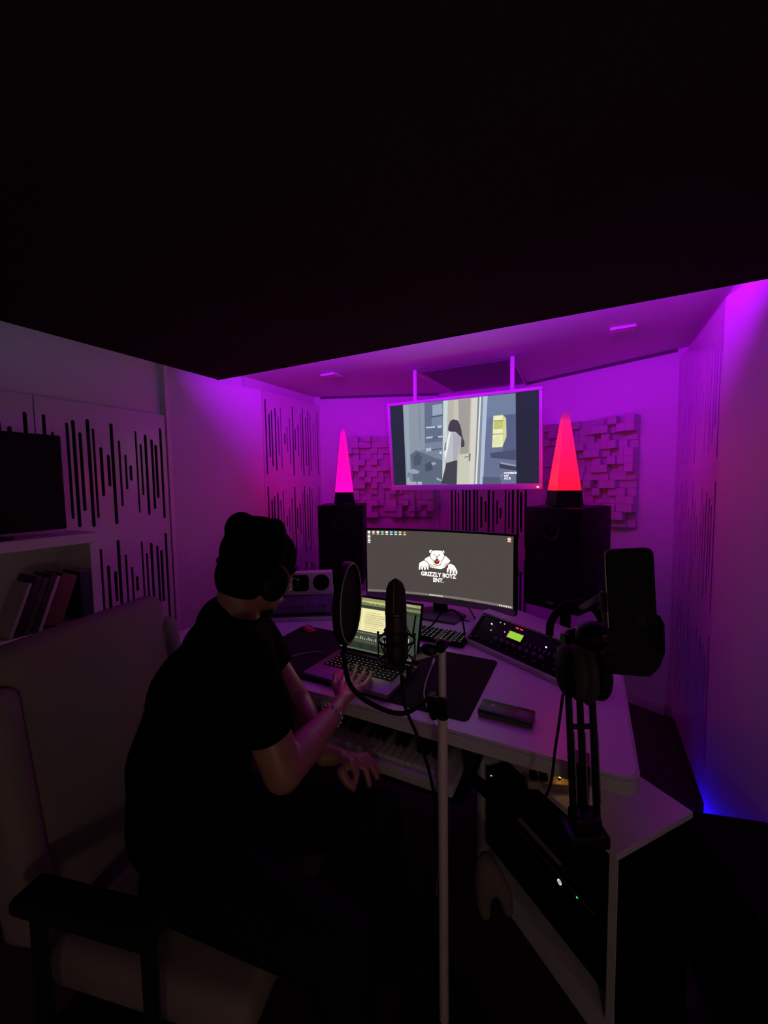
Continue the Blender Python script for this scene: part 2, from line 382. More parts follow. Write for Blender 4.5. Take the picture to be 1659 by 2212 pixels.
pic((226, 228, 222), [(1018, 112), (1034, 110), (985, 1018), (968, 1018)]); pic((130, 140, 152), [(1036, 110), (1052, 108), (1010, 1018), (990, 1018)])
pic((176, 190, 214), [(1054, 108), (1098, 104), (1044, 1018), (1012, 1018)])
pic((104, 114, 146), [(1098, 104), (1362, 80), (1362, 1018), (1044, 1018)]); pic((112, 128, 156), [(1100, 104), (1362, 80), (1362, 300), (1090, 320)])
pic((86, 96, 130), [(1250, 300), (1362, 290), (1362, 700), (1240, 690), (1270, 500)])
pic((206, 212, 150), [(1150, 306), (1240, 298), (1272, 330), (1275, 520), (1235, 630), (1135, 634)]); pic((235, 236, 196), [(1156, 310), (1240, 304), (1236, 622), (1142, 628)])
pic((190, 196, 110), [(1160, 362), (1242, 358), (1240, 440), (1152, 446)]); pic((120, 124, 90), [(1150, 355), (1244, 350), (1244, 358), (1150, 363)]); pic((130, 132, 95), [(1142, 492), (1242, 488), (1242, 496), (1142, 500)])
pic((222, 226, 170), [(1145, 540), (1210, 500), (1228, 600), (1150, 620)])
pic((72, 80, 108), [(1115, 690), (1362, 660), (1362, 770), (1125, 740)]); pic((60, 66, 88), [(1205, 800), (1362, 830), (1362, 880), (1208, 850)])
pic((150, 158, 172), [(1215, 786), (1362, 820), (1360, 836), (1218, 806)]); pic((84, 92, 118), [(1044, 940), (1220, 950), (1220, 1018), (1040, 1018)])
# the man on the television
pic((66, 66, 76), [(668, 790), (785, 758), (780, 880), (776, 1018), (728, 1018), (716, 960), (680, 1018), (612, 1010), (660, 940)])
pic((188, 188, 196), [(690, 460), (745, 452), (800, 490), (858, 575), (850, 610), (806, 625), (790, 760), (648, 782), (640, 660), (668, 540)])
pic((168, 170, 180), [(745, 470), (800, 500), (852, 575), (800, 625), (780, 758), (740, 766)]); pic((232, 236, 238), [(700, 470), (720, 462), (690, 620), (655, 770), (645, 660), (680, 540)])
pic((120, 128, 140), [(655, 580), (670, 565), (665, 650), (645, 665)])
pic((70, 62, 76), [(688, 445), (695, 400), (715, 350), (750, 336), (795, 348), (818, 395), (832, 455), (835, 510), (820, 515), (770, 465), (712, 462)])
pic((72, 64, 78), [(815, 478), (833, 470), (846, 530), (863, 575), (860, 616), (838, 627), (824, 619), (850, 588), (832, 535)])
PICM = {}; bm = new(); mats_ = []
for L, (c, pts, e) in enumerate(pics):
    if c not in PICM:
        PICM[c] = len(mats_); mats_.append(glow('tv_%d_%d_%d' % c, srgb(*c), e*1.02, rough=.08, base=(.01, .01, .01)))
    vs = [bm.verts.new((tvu(*p)[0], -.0125-.00006*L, tvu(*p)[1])) for p in pts]
    f = bm.faces.new(vs); f.material_index = PICM[c]
bmesh.ops.triangulate(bm, faces=bm.faces[:])
obj('picture', bm, mats_, screen, smooth=False, label='moving picture of a man with hand to his head beside a door')
def text_mesh(s, size, align='CENTER', bold=0.0):
    cu = bpy.data.curves.new('t', 'FONT'); cu.body = s; cu.size = size; cu.align_x = align; cu.offset = bold; cu.resolution_u = 3
    cu.space_line = .95
    o = bpy.data.objects.new('t', cu); COL.objects.link(o)
    me = bpy.data.meshes.new_from_object(o.evaluated_get(bpy.context.evaluated_depsgraph_get())); bpy.data.objects.remove(o)
    b = bmesh.new(); b.from_mesh(me); bpy.data.meshes.remove(me); return b
bm = text_mesh('WORKS\nOF\nACE', .0165, 'LEFT', .0004); x, z = tvu(1250, 915)
for v in bm.verts: v.co = (x+v.co.x*1.25, -.0195, z+v.co.y)
obj('caption', bm, glow('tv_caption', (1, 1, 1), 1.2), screen, smooth=False, label='small white caption reading WORKS OF ACE')
bm = new()
for dx, dy, hh in ((-.004, -.006, .010), (.004, .0, .014), (-.006, -.022, .008)):
    x, z = tvu(1230, 920); box(bm, x+dx-.004, x+dx+.004, -.0196, -.0190, z+dy-hh/2, z+dy+hh/2)
obj('caption_emblem', bm, glow('tv_emblem', srgb(150, 150, 165), .8), screen, smooth=False)
# ceiling mount: two drop arms, two ceiling rails; between the rails a thin trapezoid darker than the ceiling
mnt = thing('television_mount', 'white two-armed ceiling mount holding the television', 'tv mount', (-.74, 2.55, CEILZ-.02))
for px, py in ((896, 800), (1107, 770)):
    c = at_z(px, py, CEILZ-.004); z0 = 1.985
    obj('drop_arm', bx(c.x-.012, c.x+.012, c.y-.004, c.y+.012, z0-.05, CEILZ-.003, bev=.002), WHITE, mnt, world=True)
    X1 = c.x+(.05 if c.x < -.7 else -.02)
    b = new(); tube(b, [(c.x, c.y+.01, CEILZ-.02), (lerp((c.x, 0, 0), (X1, 0, 0), 1).x, FY-.05, CEILZ-.02)], .005, seg=6, n=1)
    obj('ceiling_rail', b, WHITE, mnt, world=True)
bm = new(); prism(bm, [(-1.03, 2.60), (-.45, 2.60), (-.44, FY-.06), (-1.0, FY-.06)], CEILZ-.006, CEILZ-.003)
obj('dark_sheet', bm, mat('dark_grey_sheet', (.22, .21, .22), .6), mnt, world=True, smooth=False)
obj('cross_bar', bx(-1.08, -.40, 2.515, 2.545, 1.90, 1.95, bev=.004), WHITE, mnt, world=True)

# ------------------------------------------------------------------ loudspeakers and their stands
def speaker(label, stlabel, inner, s):
    """inner = inner front bottom corner; s=+1: right speaker"""
    ang = math.radians(25)*s
    f = Vector((-math.sin(abs(ang))*s, -math.cos(ang), 0)); r = Vector((math.cos(ang), -math.sin(abs(ang)), 0)) if s > 0 else Vector((-math.cos(ang), -math.sin(abs(ang)), 0))
    W, D, Hh = .30, .34, .53
    c = Vector(inner)+r*W/2
    X = r*s                                  # local x: to the right seen from front, local y: backwards
    mt = Matrix((X, -f, Vector((0, 0, 1)))).transposed().to_4x4(); mt.translation = c
    t = thing('studio_monitor', label, 'loudspeaker', mtx=mt, group='black studio monitors')
    obj('cabinet', bx(-W/2, W/2, .0, D, 0, Hh, bev=.006), BLACKP, t)
    b = new(); lathe(b, [(.118, .0), (.118, .006), (.102, .006), (.092, -.006), (.045, -.03), (.03, -.022), (.0, -.018)], 40, Matrix.Translation((0, 0, .18)) @ Matrix.Rotation(math.radians(90), 4, 'X'))
    obj('woofer', b, RUBBER, t)
    b = new(); lathe(b, [(.052, 0), (.05, .005), (.03, .0), (.018, -.004), (.012, .004), (0, .006)], 32, Matrix.Translation((0, 0, .41)) @ Matrix.Rotation(math.radians(90), 4, 'X'))
    obj('tweeter', b, BLACKM, t)
    b = new(); ball(b, (0, -.002, .035), (.022, .003, .010)); obj('badge', b, GREYP, t)
    z0 = inner[2]
    st = thing('speaker_stand', stlabel, 'speaker stand', mtx=Matrix.Translation((c.x, c.y, 0)) @ mt.to_3x3().to_4x4(), group='speaker stands')
    obj('top_plate', bx(-.12, .12, .04, .28, z0-.012, z0-.0005, bev=.003), BLACKM, st)
    b = new(); cyl(b, (0, .16, .02), (0, .16, z0-.012), .028); obj('column', b, BLACKM, st)
    obj('base_plate', bx(-.14, .14, .02, .30, 0.001, .02, bev=.004), BLACKM, st)
    return t, mt
SPK_R, mtR = speaker('large black studio monitor right of the curved screen', 'black stand carrying the right studio monitor', (-.307, 2.275, .785), 1)
SPK_L, mtL = speaker('large black studio monitor left of the curved screen', 'black stand carrying the left studio monitor', (-1.335, 2.305, .780), -1)

# ------------------------------------------------------------------ pyramid lamps
def lampmat(name, c0, c1, e0, e1, h):
    m = mat(name, (.12, .10, .10), .35); nt = m.node_tree; p = nt.nodes['Principled BSDF']
    tc = nt.nodes.new('ShaderNodeTexCoord'); sx = nt.nodes.new('ShaderNodeSeparateXYZ'); mr = nt.nodes.new('ShaderNodeMapRange')
    mr.inputs['From Min'].default_value = 0; mr.inputs['From Max'].default_value = h
    r = nt.nodes.new('ShaderNodeValToRGB'); r.color_ramp.elements[0].color = (*[c*e0 for c in c0], 1); r.color_ramp.elements[1].color = (*[c*e1 for c in c1], 1)
    nt.links.new(tc.outputs['Object'], sx.inputs[0]); nt.links.new(sx.outputs['Z'], mr.inputs['Value']); nt.links.new(mr.outputs['Result'], r.inputs['Fac'])
    nt.links.new(r.outputs['Color'], p.inputs['Emission Color']); p.inputs['Emission Strength'].default_value = 1.0
    return m
def pyramid_lamp(label, c, h, rb, m, seg, rot, baselabel=None):
    t = thing('pyramid_lamp', label, 'lamp', c, rot, 'glowing pyramid lamps')
    k = rb
    b = new(); cyl(b, (0, 0, .008), (0, 0, .085), k*1.16, k*1.02, seg=seg); obj('base', b, BLACKP, t, angle=20)
    for a in range(3):
        an = a*2*math.pi/3; b = new(); cyl(b, (k*.8*math.cos(an), k*.8*math.sin(an), .0), (k*.8*math.cos(an), k*.8*math.sin(an), .012), .01, seg=10); obj('foot', b, RUBBER, t)
    b = new(); vs = []
    lathe(b, [(k, .0), (k*.26, h*.945), (k*.12, h*.985), (0, h)] if seg > 8 else [(k, 0), (k*.26, h*.95), (k*.02, h)], seg)
    o = obj('glowing_shade', b, m, t, angle=20); o.location = (0, 0, .086)
    return t
LMH = .385
pm_l = lampmat('magenta_lamp_shade', (1, .0, .06), (1, .0, .30), 10.0*LAMP_L, .85*LAMP_L, LMH)
pm_r = lampmat('red_lamp_shade', (1, .001, .003), (.62, .01, .22), 6.5*LAMP_R, .60*LAMP_R, LMH)
def on_top(mt, px, ly, z):
    best = None
    for k in range(-60, 61):
        p = mt @ Vector((k*.0025, ly, z)); d = p-CAM; x = IW/2+FPX*d.dot(cR)/d.dot(cF)
        if best is None or abs(x-px) < best[0]: best = (abs(x-px), p)
    return best[1]
bL = on_top(mtL, 744.5, .10, .5305); bR = on_top(mtR, 1218, .11, .5305)
def facing(p): return math.atan2(-p.y, -p.x)-math.radians(45)
pyramid_lamp('magenta glowing pyramid lamp on the left studio monitor', bL, .425, .084, pm_l, 4, facing(bL))
pyramid_lamp('red glowing pyramid lamp on the right studio monitor', bR, .405, .086, pm_r, 4, facing(bR)+math.radians(23))

# ------------------------------------------------------------------ desk
DZ = .75
desk = thing('studio_desk', 'wide white studio desk with angled rack bays on both sides', 'desk', (XC, 1.7, 0))
DL, DR, DF = -1.762, .122, 1.052
def rc(cx, cy, r, a0, a1, n=6): return [(cx+r*math.cos(math.radians(a0+(a1-a0)*k/n)), cy+r*math.sin(math.radians(a0+(a1-a0)*k/n))) for k in range(n+1)]
poly = rc(DR-.05, DF+.05, .05, -90, 0)+[(DR, 1.93), (-.42, 2.32), (-1.22, 2.32), (DL, 1.93)]+rc(DL+.05, DF+.05, .05, 180, 270)
bm = new(); prism(bm, poly, DZ-.042, DZ, bev=.008); obj('tabletop', bm, DESKW, desk, world=True)
for x in (-1.52, -.13): obj('leg_panel', bx(x-.015, x+.015, 1.72, 2.20, .001, DZ-.043, bev=.002), WHITE, desk, world=True, smooth=False)
obj('modesty_panel', bx(-1.504, -.146, 1.74, 1.756, .12, DZ-.043), WHITE, desk, world=True, smooth=False)
def rack_local(s):
    """local frame of a rack bay: x along its front edge, y backwards, origin at inner front corner"""
    sx = Vector((.857*s, -.515, 0)); ny = Vector((.515*s, .857, 0))
    o = Vector((-.48, 1.70, DZ)) if s > 0 else Vector((2*XC+.48, 1.70, DZ))
    if s > 0: m = Matrix((sx, ny, Vector((0, 0, 1)))).transposed().to_4x4(); m.translation = o
    else:
        m = Matrix((-sx, ny, Vector((0, 0, 1)))).transposed().to_4x4(); m.translation = o + sx*.52
    return m
RK = .105; RH = .118
for s in (1, -1):
    m = rack_local(s); bm = new()
    # two cheeks, bottom lip, top board, back
    for x0, x1 in ((0, .017), (.503, .52)):
        vs = [bm.verts.new(m @ Vector((x, y, z))) for x in (x0, x1) for (y, z) in ((-.005, .0005), (-.005, .022), (RK, RH), (RK+.05, RH), (RK+.05, .0005))]
        A, B = vs[:5], vs[5:]; bm.faces.new(A[::-1]); bm.faces.new(B)
        for k in range(5): bm.faces.new((A[k], A[(k+1) % 5], B[(k+1) % 5], B[k]))
    box(bm, .017, .503, -.005, .012, .0005, .018, mtx=m); box(bm, .017, .503, RK-.002, RK+.05, RH-.016, RH, mtx=m); box(bm, .017, .503, RK+.035, RK+.05, .0005, RH-.016, mtx=m)
    obj('rack_bay', bm, DESKW, desk, world=True, smooth=False)

# gear in the bays, in the frame of the sloped face: x along, y up the slope
def face_frame(s):
    m = rack_local(s); a = math.atan2(RH-.022, RK)
    q = m @ Matrix.Translation((.0185, .006, .022)) @ Matrix.Rotation(a, 4, 'X')
    return q
FW, FH = .483, .135
q = face_frame(1)
syn = thing('rack_synthesizer', 'dark rack synthesizer with a lit green display in the right desk bay', 'synthesizer', mtx=q)
obj('face_plate', bx(0, FW, 0, FH, -.004, 0, bev=.001), BLACKP, syn); obj('chassis', bx(.02, FW-.02, .014, FH-.03, -.05, -.0045), BLACKM, syn)
obj('display_bezel', bx(.165, .245, .062, .104, .0002, .003, bev=.001), BLACKG, syn); obj('green_display', bx(.171, .239, .068, .098, .0031, .0038), glow('green_lcd', srgb(150, 205, 20), 1.0, rough=.2), syn, label='lit yellow-green display')
LEDR = glow('red_led', (1, .05, .06), 1.6); LEDW = glow('white_led', (1, .95, .85), 2.5); LEDW2 = glow('dim_led', (.8, .8, 1), .5)
for x in (.185, .206): obj('red_segment', bx(x, x+.014, .118, .122, .0002, .0015), LEDR, syn)
for x, y, mm in ((.07, .098, LEDW), (.105, .118, LEDW2), (.128, .118, LEDW2), (.345, .088, LEDW), (.15, .085, LEDW2), (.085, .07, LEDW2)):
    b = new(); cyl(b, (x, y, .0002), (x, y, .003), .0028, seg=10); obj('indicator_light', b, mm, syn)
for i in range(8):
    x = .135+i*.031; b = new(); cyl(b, (x, .042, .0002), (x, .042, .014), .0085, .0075, seg=16); o = obj('knob', b, GREYP, syn)
for i in range(7): obj('slider_cap', bx(.265+i*.021, .272+i*.021, .058, .072, .0002, .009, bev=.001), GREYP, syn)
for i in range(10): obj('button', bx(.03+i*.042, .046+i*.042, .014, .022, .0002, .004, bev=.001), BLACKG, syn)
for i in range(4):
    b = new(); cyl(b, (.385+.022*i, .1, .0002), (.385+.022*i, .1, .012), .007, seg=14); obj('knob', b, BLACKM, syn)
for x in (.008, FW-.008):
    for y in (.012, FH-.012): b = new(); cyl(b, (x, y, .0002), (x, y, .002), .004, seg=8); obj('rack_screw', b, LGREY, syn)
q = face_frame(-1)
mx = thing('rack_mixer', 'dark rack mixer in the left desk bay under the small white speaker', 'mixer', mtx=q)
obj('face_plate', bx(0, FW, 0, FH, -.004, 0, bev=.001), GREYP, mx); obj('chassis', bx(.02, FW-.02, .014, FH-.03, -.05, -.0045), BLACKM, mx)
for i in range(12): obj('slider_cap', bx(.2+i*.022, .208+i*.022, .022, .036, .0002, .009, bev=.001), GREYP, mx)
for i in range(9):
    b = new(); cyl(b, (.22+i*.028, .06, .0002), (.22+i*.028, .06, .010), .006, seg=12); obj('knob', b, GREYP, mx)
obj('dark_strip', bx(.01, FW-.01, .004, .016, .0002, .002), BLACKG, mx)

# small white speaker on the left bay
m = rack_local(-1); p = at_z(664, 1283, DZ+RH)
t = thing('desktop_speaker', 'small white two-driver speaker lying on the left rack bay', 'speaker', (p.x, p.y+.035, DZ+RH+.0006), math.radians(33))
obj('housing', bx(-.115, .115, -.015, .045, 0, .112, bev=.006), mat('white_plastic', (.6, .6, .6), .4), t)
b = new(); cyl(b, (.055, -.014, .056), (.055, -.018, .056), .044, seg=32); obj('driver', b, BLACKF, t)
b = new(); prism(b, rrect(.088, .088, .02), 0, .004); b.transform(Matrix.Translation((-.055, -.0142, .056)) @ Matrix.Rotation(math.radians(90), 4, 'X')); obj('driver', b, BLACKF, t)

# ------------------------------------------------------------------ curved monitor
MCX, MCY, MR = -.708, 2.0, 1.5
ZB, ZT = .845, 1.192
def mon(u, z, off=0.0):                       # u along the arc from the middle, off towards the viewer
    a = u/MR; r = MR-off
    return Vector((MCX+r*math.sin(a), MCY-MR+r*math.cos(a), z))
def arc_slab(bm, u0, u1, z0, z1, o0, o1, n=24):
    R = []
    for k in range(n+1):
        u = u0+(u1-u0)*k/n; R.append([bm.verts.new(mon(u, z, o)) for z, o in ((z0, o0), (z1, o0), (z1, o1), (z0, o1))])
    for A, B in zip(R, R[1:]):
        for i in range(4): bm.faces.new((A[i], A[(i+1) % 4], B[(i+1) % 4], B[i]))
    bm.faces.new(R[0]); bm.faces.new(R[-1][::-1])
mo = thing('curved_monitor', 'ultrawide curved monitor on the desk showing a white bear logo on dark grey', 'monitor', (MCX, MCY, DZ))
HU = .401
b = new(); arc_slab(b, -HU-.008, HU+.008, ZB-.034, ZT+.010, -.03, -.001); obj('shell', b, BLACKP, mo, world=True)
b = new(); arc_slab(b, -HU-.008, HU+.008, ZB-.034, ZB-.002, -.0005, .004); obj('lower_bezel', b, mat('satin_grey_bezel', (.36, .36, .365), .35, metal=.3), mo, world=True)
b = new(); arc_slab(b, -HU-.008, HU+.008, ZT+.001, ZT+.010, -.0005, .003); arc_slab(b, -HU-.008, -HU, ZB, ZT, -.0005, .003, 2); arc_slab(b, HU, HU+.008, ZB, ZT, -.0005, .003, 2); obj('thin_bezel', b, BLACKP, mo, world=True)
b = new(); arc_slab(b, -HU, HU, ZB, ZT, -.0004, .0004, 30)
DESK_G = glow('monitor_desktop_grey', srgb(78, 71, 68), 1.0, rough=.35, base=(.015, .015, .015), spec=.25)
ms = obj('screen', b, DESK_G, mo, world=True)
def flat_on_mon(name, polys, mats_in, label=None, base=.0006):
    bm = new()
    for k, (mi, pts) in enumerate(polys):
        f = bm.faces.new([bm.verts.new((u, base+.00006*k, z)) for u, z in pts]); f.material_index = mi
    bmesh.ops.triangulate(bm, faces=bm.faces[:])
    bmesh.ops.subdivide_edges(bm, edges=[e_ for e_ in bm.edges if e_.calc_length() > .012], cuts=4, use_grid_fill=True)
    bmesh.ops.triangulate(bm, faces=bm.faces[:])
    for v in bm.verts: v.co = mon(v.co.x, v.co.z, v.co.y)
    return obj(name, bm, mats_in, ms, world=True, smooth=False, label=label)
b = new(); arc_slab(b, -HU, HU, ZB, ZB+.013, .0005, .0007, 30); obj('taskbar', b, glow('taskbar_grey', srgb(120, 112, 104), 1.0), ms, world=True)
LW = glow('logo_white', (1, .93, .78), 1.5); LK = glow('logo_line', srgb(46, 36, 34), 1.0); LRd = glow('logo_red', srgb(220, 40, 40), 1.0); LP = glow('logo_shade', srgb(240, 205, 190), 1.0)
# logo drawn in the zoom's pixel frame (centre of the bear 770,370; scale from the screen width of 1290 px)
UK = 2*HU/1290.0; lc = at_y(945.5, 1207.5, 1.998); LU, LZ = (lc.x-MCX), lc.z
def lp(pts):
    out = []
    for x, y in pts:
        out.append((LU+(x-770)*UK, LZ-((y-370)-(x-770)*.085)*UK*1.02))
    return out
def ell(cx, cy, rx, ry, n=20): return [(cx+rx*math.cos(2*math.pi*k/n), cy+ry*math.sin(2*math.pi*k/n)) for k in range(n)]
def grow(pts, g):
    cx = sum(p[0] for p in pts)/len(pts); cy = sum(p[1] for p in pts)/len(pts); out = []
    for x, y in pts:
        d = math.hypot(x-cx, y-cy) or 1; out.append((x+(x-cx)/d*g, y+(y-cy)/d*g))
    return out
P = []
def shape(mi, pts, ol=6):
    if ol: P.append((1, lp(grow(pts, ol))))
    P.append((mi, lp(pts)))
body = [(700, 345), (660, 362), (640, 390), (690, 425), (715, 445), (770, 440), (800, 455), (835, 440), (870, 400), (880, 385), (850, 355), (825, 340)]
shape(0, body, 0)
P.append((3, lp([(670, 400), (700, 440), (770, 444), (740, 425), (690, 405)]))); P.append((3, lp([(835, 440), (868, 405), (845, 400), (815, 430)])))
shape(0, [(598, 425), (605, 400), (640, 382), (668, 390), (690, 420), (685, 440), (640, 440), (605, 440)]); shape(0, [(862, 420), (880, 410), (915, 425), (935, 455), (938, 475), (900, 470), (860, 455)])
for (x, y) in ((606, 443), (630, 445), (654, 447), (680, 443)): shape(0, ell(x, y, 8, 18, 10), 4)
for (x, y) in ((858, 465), (884, 475), (910, 480), (935, 480)): shape(0, ell(x, y, 8, 20, 10), 4)
shape(0, ell(708, 306, 14, 16, 12)); shape(0, ell(817, 314, 13, 16, 12))
shape(0, [(706, 330), (722, 300), (762, 297), (808, 303), (826, 335), (822, 365), (800, 385), (795, 412), (770, 425), (738, 410), (733, 380), (710, 362)])
P.append((1, lp([(730, 322), (752, 338), (756, 345), (736, 334)]))); P.append((1, lp([(792, 326), (774, 340), (770, 347), (790, 338)])))
P.append((1, lp([(752, 348), (774, 350), (764, 364)]))); P.append((1, lp(ell(763, 390, 24, 24, 16)))); P.append((2, lp(ell(765, 389, 14, 15, 14))))
P.append((0, lp([(747, 372), (753, 372), (750, 384)]))); P.append((0, lp([(776, 373), (782, 374), (778, 386)])))
flat_on_mon('bear_logo', P, [LW, LK, LRd, LP], label='white growling bear logo with outstretched paws')
for s, size, cx, cy in (('GRIZZLY BOYZ', .0345, 776, 522), ('ENT.', .0345, 776, 568)):
    bm = text_mesh(s, size*.88, 'CENTER', .0009)
    for v in bm.verts:
        x, z = v.co.x*.93, v.co.y; v.co = mon(LU+(cx-770)*UK+x, LZ-((cy-370)-(cx-770)*.085)*UK-.0+z*1.0, .0045)
    obj('logo_lettering', bm, LW, ms, world=True, smooth=False, label='white lettering reading '+s)
IC = [((255, 250, 240), 0), ((240, 200, 180), 1), ((240, 235, 225), 2), ((90, 220, 120), 3), ((245, 225, 215), 4), ((120, 190, 250), 5), ((150, 200, 235), 6), ((170, 220, 110), 7), ((235, 110, 80), 8)]
def icon(cx, cz, c, s=.0085):
    polys = [(0, [(cx+s*math.cos(a*math.pi/4+.4), cz+.002+s*.8*math.sin(a*math.pi/4+.4)) for a in range(8)]), (1, [(cx-s*.9, cz-.011), (cx+s*.9, cz-.011), (cx+s*.9, cz-.0085), (cx-s*.9, cz-.0085)])]
    flat_on_mon('desktop_icon', polys, [glow('icon_%d%d%d' % c, srgb(*c), 1.1), LW])
for c, k in IC: icon(-HU+.014+k*.0255, ZT-.012, c)
for k in (1, 2): icon(-HU+.014, ZT-.012-k*.024, (250, 245, 235))
icon(HU-.022, ZT-.016, (250, 190, 170), .010)
for u0, n_ in ((-.045, 7), (.33, 6)):
    polys = [(0, [(u0+k*.011, ZB+.004), (u0+k*.011+.006, ZB+.004), (u0+k*.011+.006, ZB+.009), (u0+k*.011, ZB+.009)]) for k in range(n_)]
    flat_on_mon('taskbar_icons', polys, [LW], base=.0009)
b = new(); box(b, MCX-.04, MCX+.04, MCY+.032, MCY+.055, DZ+.012, ZB+.12, bev=.006); obj('stand_neck', b, BLACKP, mo, world=True)
bm = new(); bmf = [(-.13, -.12), (.13, -.12), (.15, .02), (.06, .09), (-.06, .09), (-.15, .02)]; prism(bm, [(MCX+x, MCY+y) for x, y in bmf], DZ+.0006, DZ+.012, bev=.003); obj('stand_foot', bm, GREYP, mo, world=True)

# ------------------------------------------------------------------ desk mat, laptop, keyboard
MATM = mat('black_desk_mat', (.008, .008, .008), .85, spec=.2, bump=.2, scale=500)
b = new(); prism(b, rrect(.945, .445, .02, cx=-.777, cy=1.335), DZ+.0004, DZ+.0034, bev=.001)
solo('desk_mat', b, MATM, 'large black desk mat lying under the laptop', 'desk mat')
LZ0 = DZ+.004
lfl, lfr, lbl = at_z(653, 1451, LZ0+.016), at_z(838, 1503, LZ0+.016), at_z(727, 1399, LZ0+.016)
lx = (lfr-lfl); LWd = lx.length; lx.normalize(); ly = Vector((-lx.y, lx.x, 0)); LDp = max(.225, min(.25, (lbl-lfl).dot(ly)))
mtl = Matrix((lx, ly, Vector((0, 0, 1)))).transposed().to_4x4(); mtl.translation = Vector((lfl.x, lfl.y, LZ0))
LWd = .355
lap = thing('laptop', 'open laptop with a bright music program window on its screen', 'laptop', mtx=mtl)
LAPM = mat('laptop_grey_metal', (.22, .22, .23), .35, metal=.6)
obj('base', bx(0, LWd, 0, LDp, 0, .016, bev=.003), LAPM, lap)
obj('keyboard_deck', bx(.03, LWd-.03, .085, LDp-.02, .0161, .0168), BLACKP, lap, smooth=False)
b = new(); b2 = new()
for r_ in range(6):
    for c_ in range(15):
        x, y = .034+c_*.0191+(r_ % 2)*.003, .09+r_*.0185
        if y+.016 > LDp-.02 or x+.016 > LWd-.03: continue
        box(b, x, x+.0155, y, y+.0145, .0168, .0182); box(b2, x+.006, x+.0095, y+.005, y+.009, .0182, .0184)
obj('key_block', b, BLACKP, lap, smooth=False, kind='stuff'); obj('key_legends', b2, glow('key_legend', (.9, 1, .95), .16), lap, smooth=False, kind='stuff')
obj('touchpad', bx(LWd/2-.055, LWd/2+.055, .012, .076, .0161, .0166), mat('touchpad_grey', (.18, .18, .19), .3), lap, smooth=False)
LT = math.radians(16)
ml = Matrix.Translation((0, LDp-.006, .017)) @ Matrix.Rotation(-LT, 4, 'X')      # lid frame: x right, z up, -y viewer
LH = .228
lid = obj('screen_lid', bx(0, LWd, -.003, .004, .002, LH, bev=.002, mtx=ml), BLACKP, lap)
def lapflat(name, items, e=1.0, label=None):
    bm = new(); ms_ = []; idx = {}
    for k, (c, x0, y0, x1, y1) in enumerate(items):
        if c not in idx: idx[c] = len(ms_); ms_.append(glow('lap_%d_%d_%d' % c, srgb(*c), e, rough=.3))
        X0, X1 = .008+x0*(LWd-.016), .008+x1*(LWd-.016); Z0, Z1 = LH-.008-y0*(LH-.022), LH-.008-y1*(LH-.022)
        f = bm.faces.new([bm.verts.new(ml @ Vector((x, -.0034-.00004*k, z))) for x, z in ((X0, Z1), (X1, Z1), (X1, Z0), (X0, Z0))]); f.material_index = idx[c]
    return obj(name, bm, ms_, lid, smooth=False, label=label)
items = [((64, 72, 58), 0, 0, 1, 1), ((150, 150, 105), 0, 0, 1, .055), ((196, 190, 120), 0, .055, .62, .085), ((120, 125, 84), 0, .085, 1, .14), ((54, 62, 52), 0, .14, 1, .2)]
for k in range(14): items.append(((226, 222, 130), .3+.022*k, .06+.012*(k % 3), .312+.022*k, .08+.012*(k % 3)))
for k in range(8): items.append(((40, 48, 42) if k % 2 else (58, 66, 56), .0, .2+.09*k, .13, .285+.09*k))
items += [((246, 236, 176), .13, .2, .63, .63), ((222, 214, 160), .13, .2, .25, .63), ((232, 224, 168), .28, .3, .56, .5)]
for k in range(9): items.append(((150, 145, 110), .145, .25+.04*k, .225, .26+.04*k)); items.append(((170, 164, 124), .3, .27+.04*k, .3+.2+.04*(k % 3), .278+.04*k))
for k in range(22): items.append(((170, 172, 140), .05+.026*k, .66, .062+.026*k, .675)); items.append(((206, 206, 178), .06+.026*k, .735+.012*(k % 4), .070+.026*k, .79)); items.append(((110, 114, 92), .06+.026*k, .82, .075+.026*k, .832))
items += [((230, 230, 200), .17, .68, .18, .74), ((44, 52, 44), 0, .86, 1, 1), ((60, 70, 60), .66, .25, 1, 1), ((70, 82, 70), .68, .3, .8, .98), ((205, 215, 160), .86, .62, .9, .95), ((88, 96, 78), 0, .97, 1, 1)]
for k in range(10): items.append(((200, 196, 150), .66+.03*k, .02, .675+.03*k, .04)); 
for k in range(4): items.append(((230, 230, 200), .66+.03*k, .07, .675+.03*k, .1)); items.append(((40, 46, 40), .1+.16*k, .86, .17+.16*k, .97))
lapflat('display', items, 1.0, 'music program with mixer strips and a pale window')
# keyboard behind the laptop
k0, k1 = at_z(1001, 1401, DZ+.02), at_z(912, 1362, DZ+.02)
kb = thing('computer_keyboard', 'black backlit keyboard behind the laptop near the rack synthesizer', 'keyboard', (-.682, 1.695, DZ+.0006), math.radians(-2))
obj('case', bx(-.22, .22, -.068, .068, 0, .016, bev=.003), BLACKP, kb)
b = new(); b2 = new()
for r_ in range(6):
    for c_ in range(20):
        if c_ in (14, 17): continue
        x, y = -.212+c_*.0213, -.062+r_*.0208
        box(b, x, x+.0175, y, y+.017, .0162, .0225); box(b2, x+.006, x+.0115, y+.006, y+.011, .0225, .0228)
obj('key_block', b, BLACKP, kb, smooth=False, kind='stuff'); obj('key_legends', b2, glow('kb_legend', (.75, .8, 1), .22), kb, smooth=False, kind='stuff')
for c_ in (14, 17): obj('divider', bx(-.212+c_*.0213, -.212+c_*.0213+.016, -.062, .062, .0162, .0175), GREYP, kb, smooth=False)
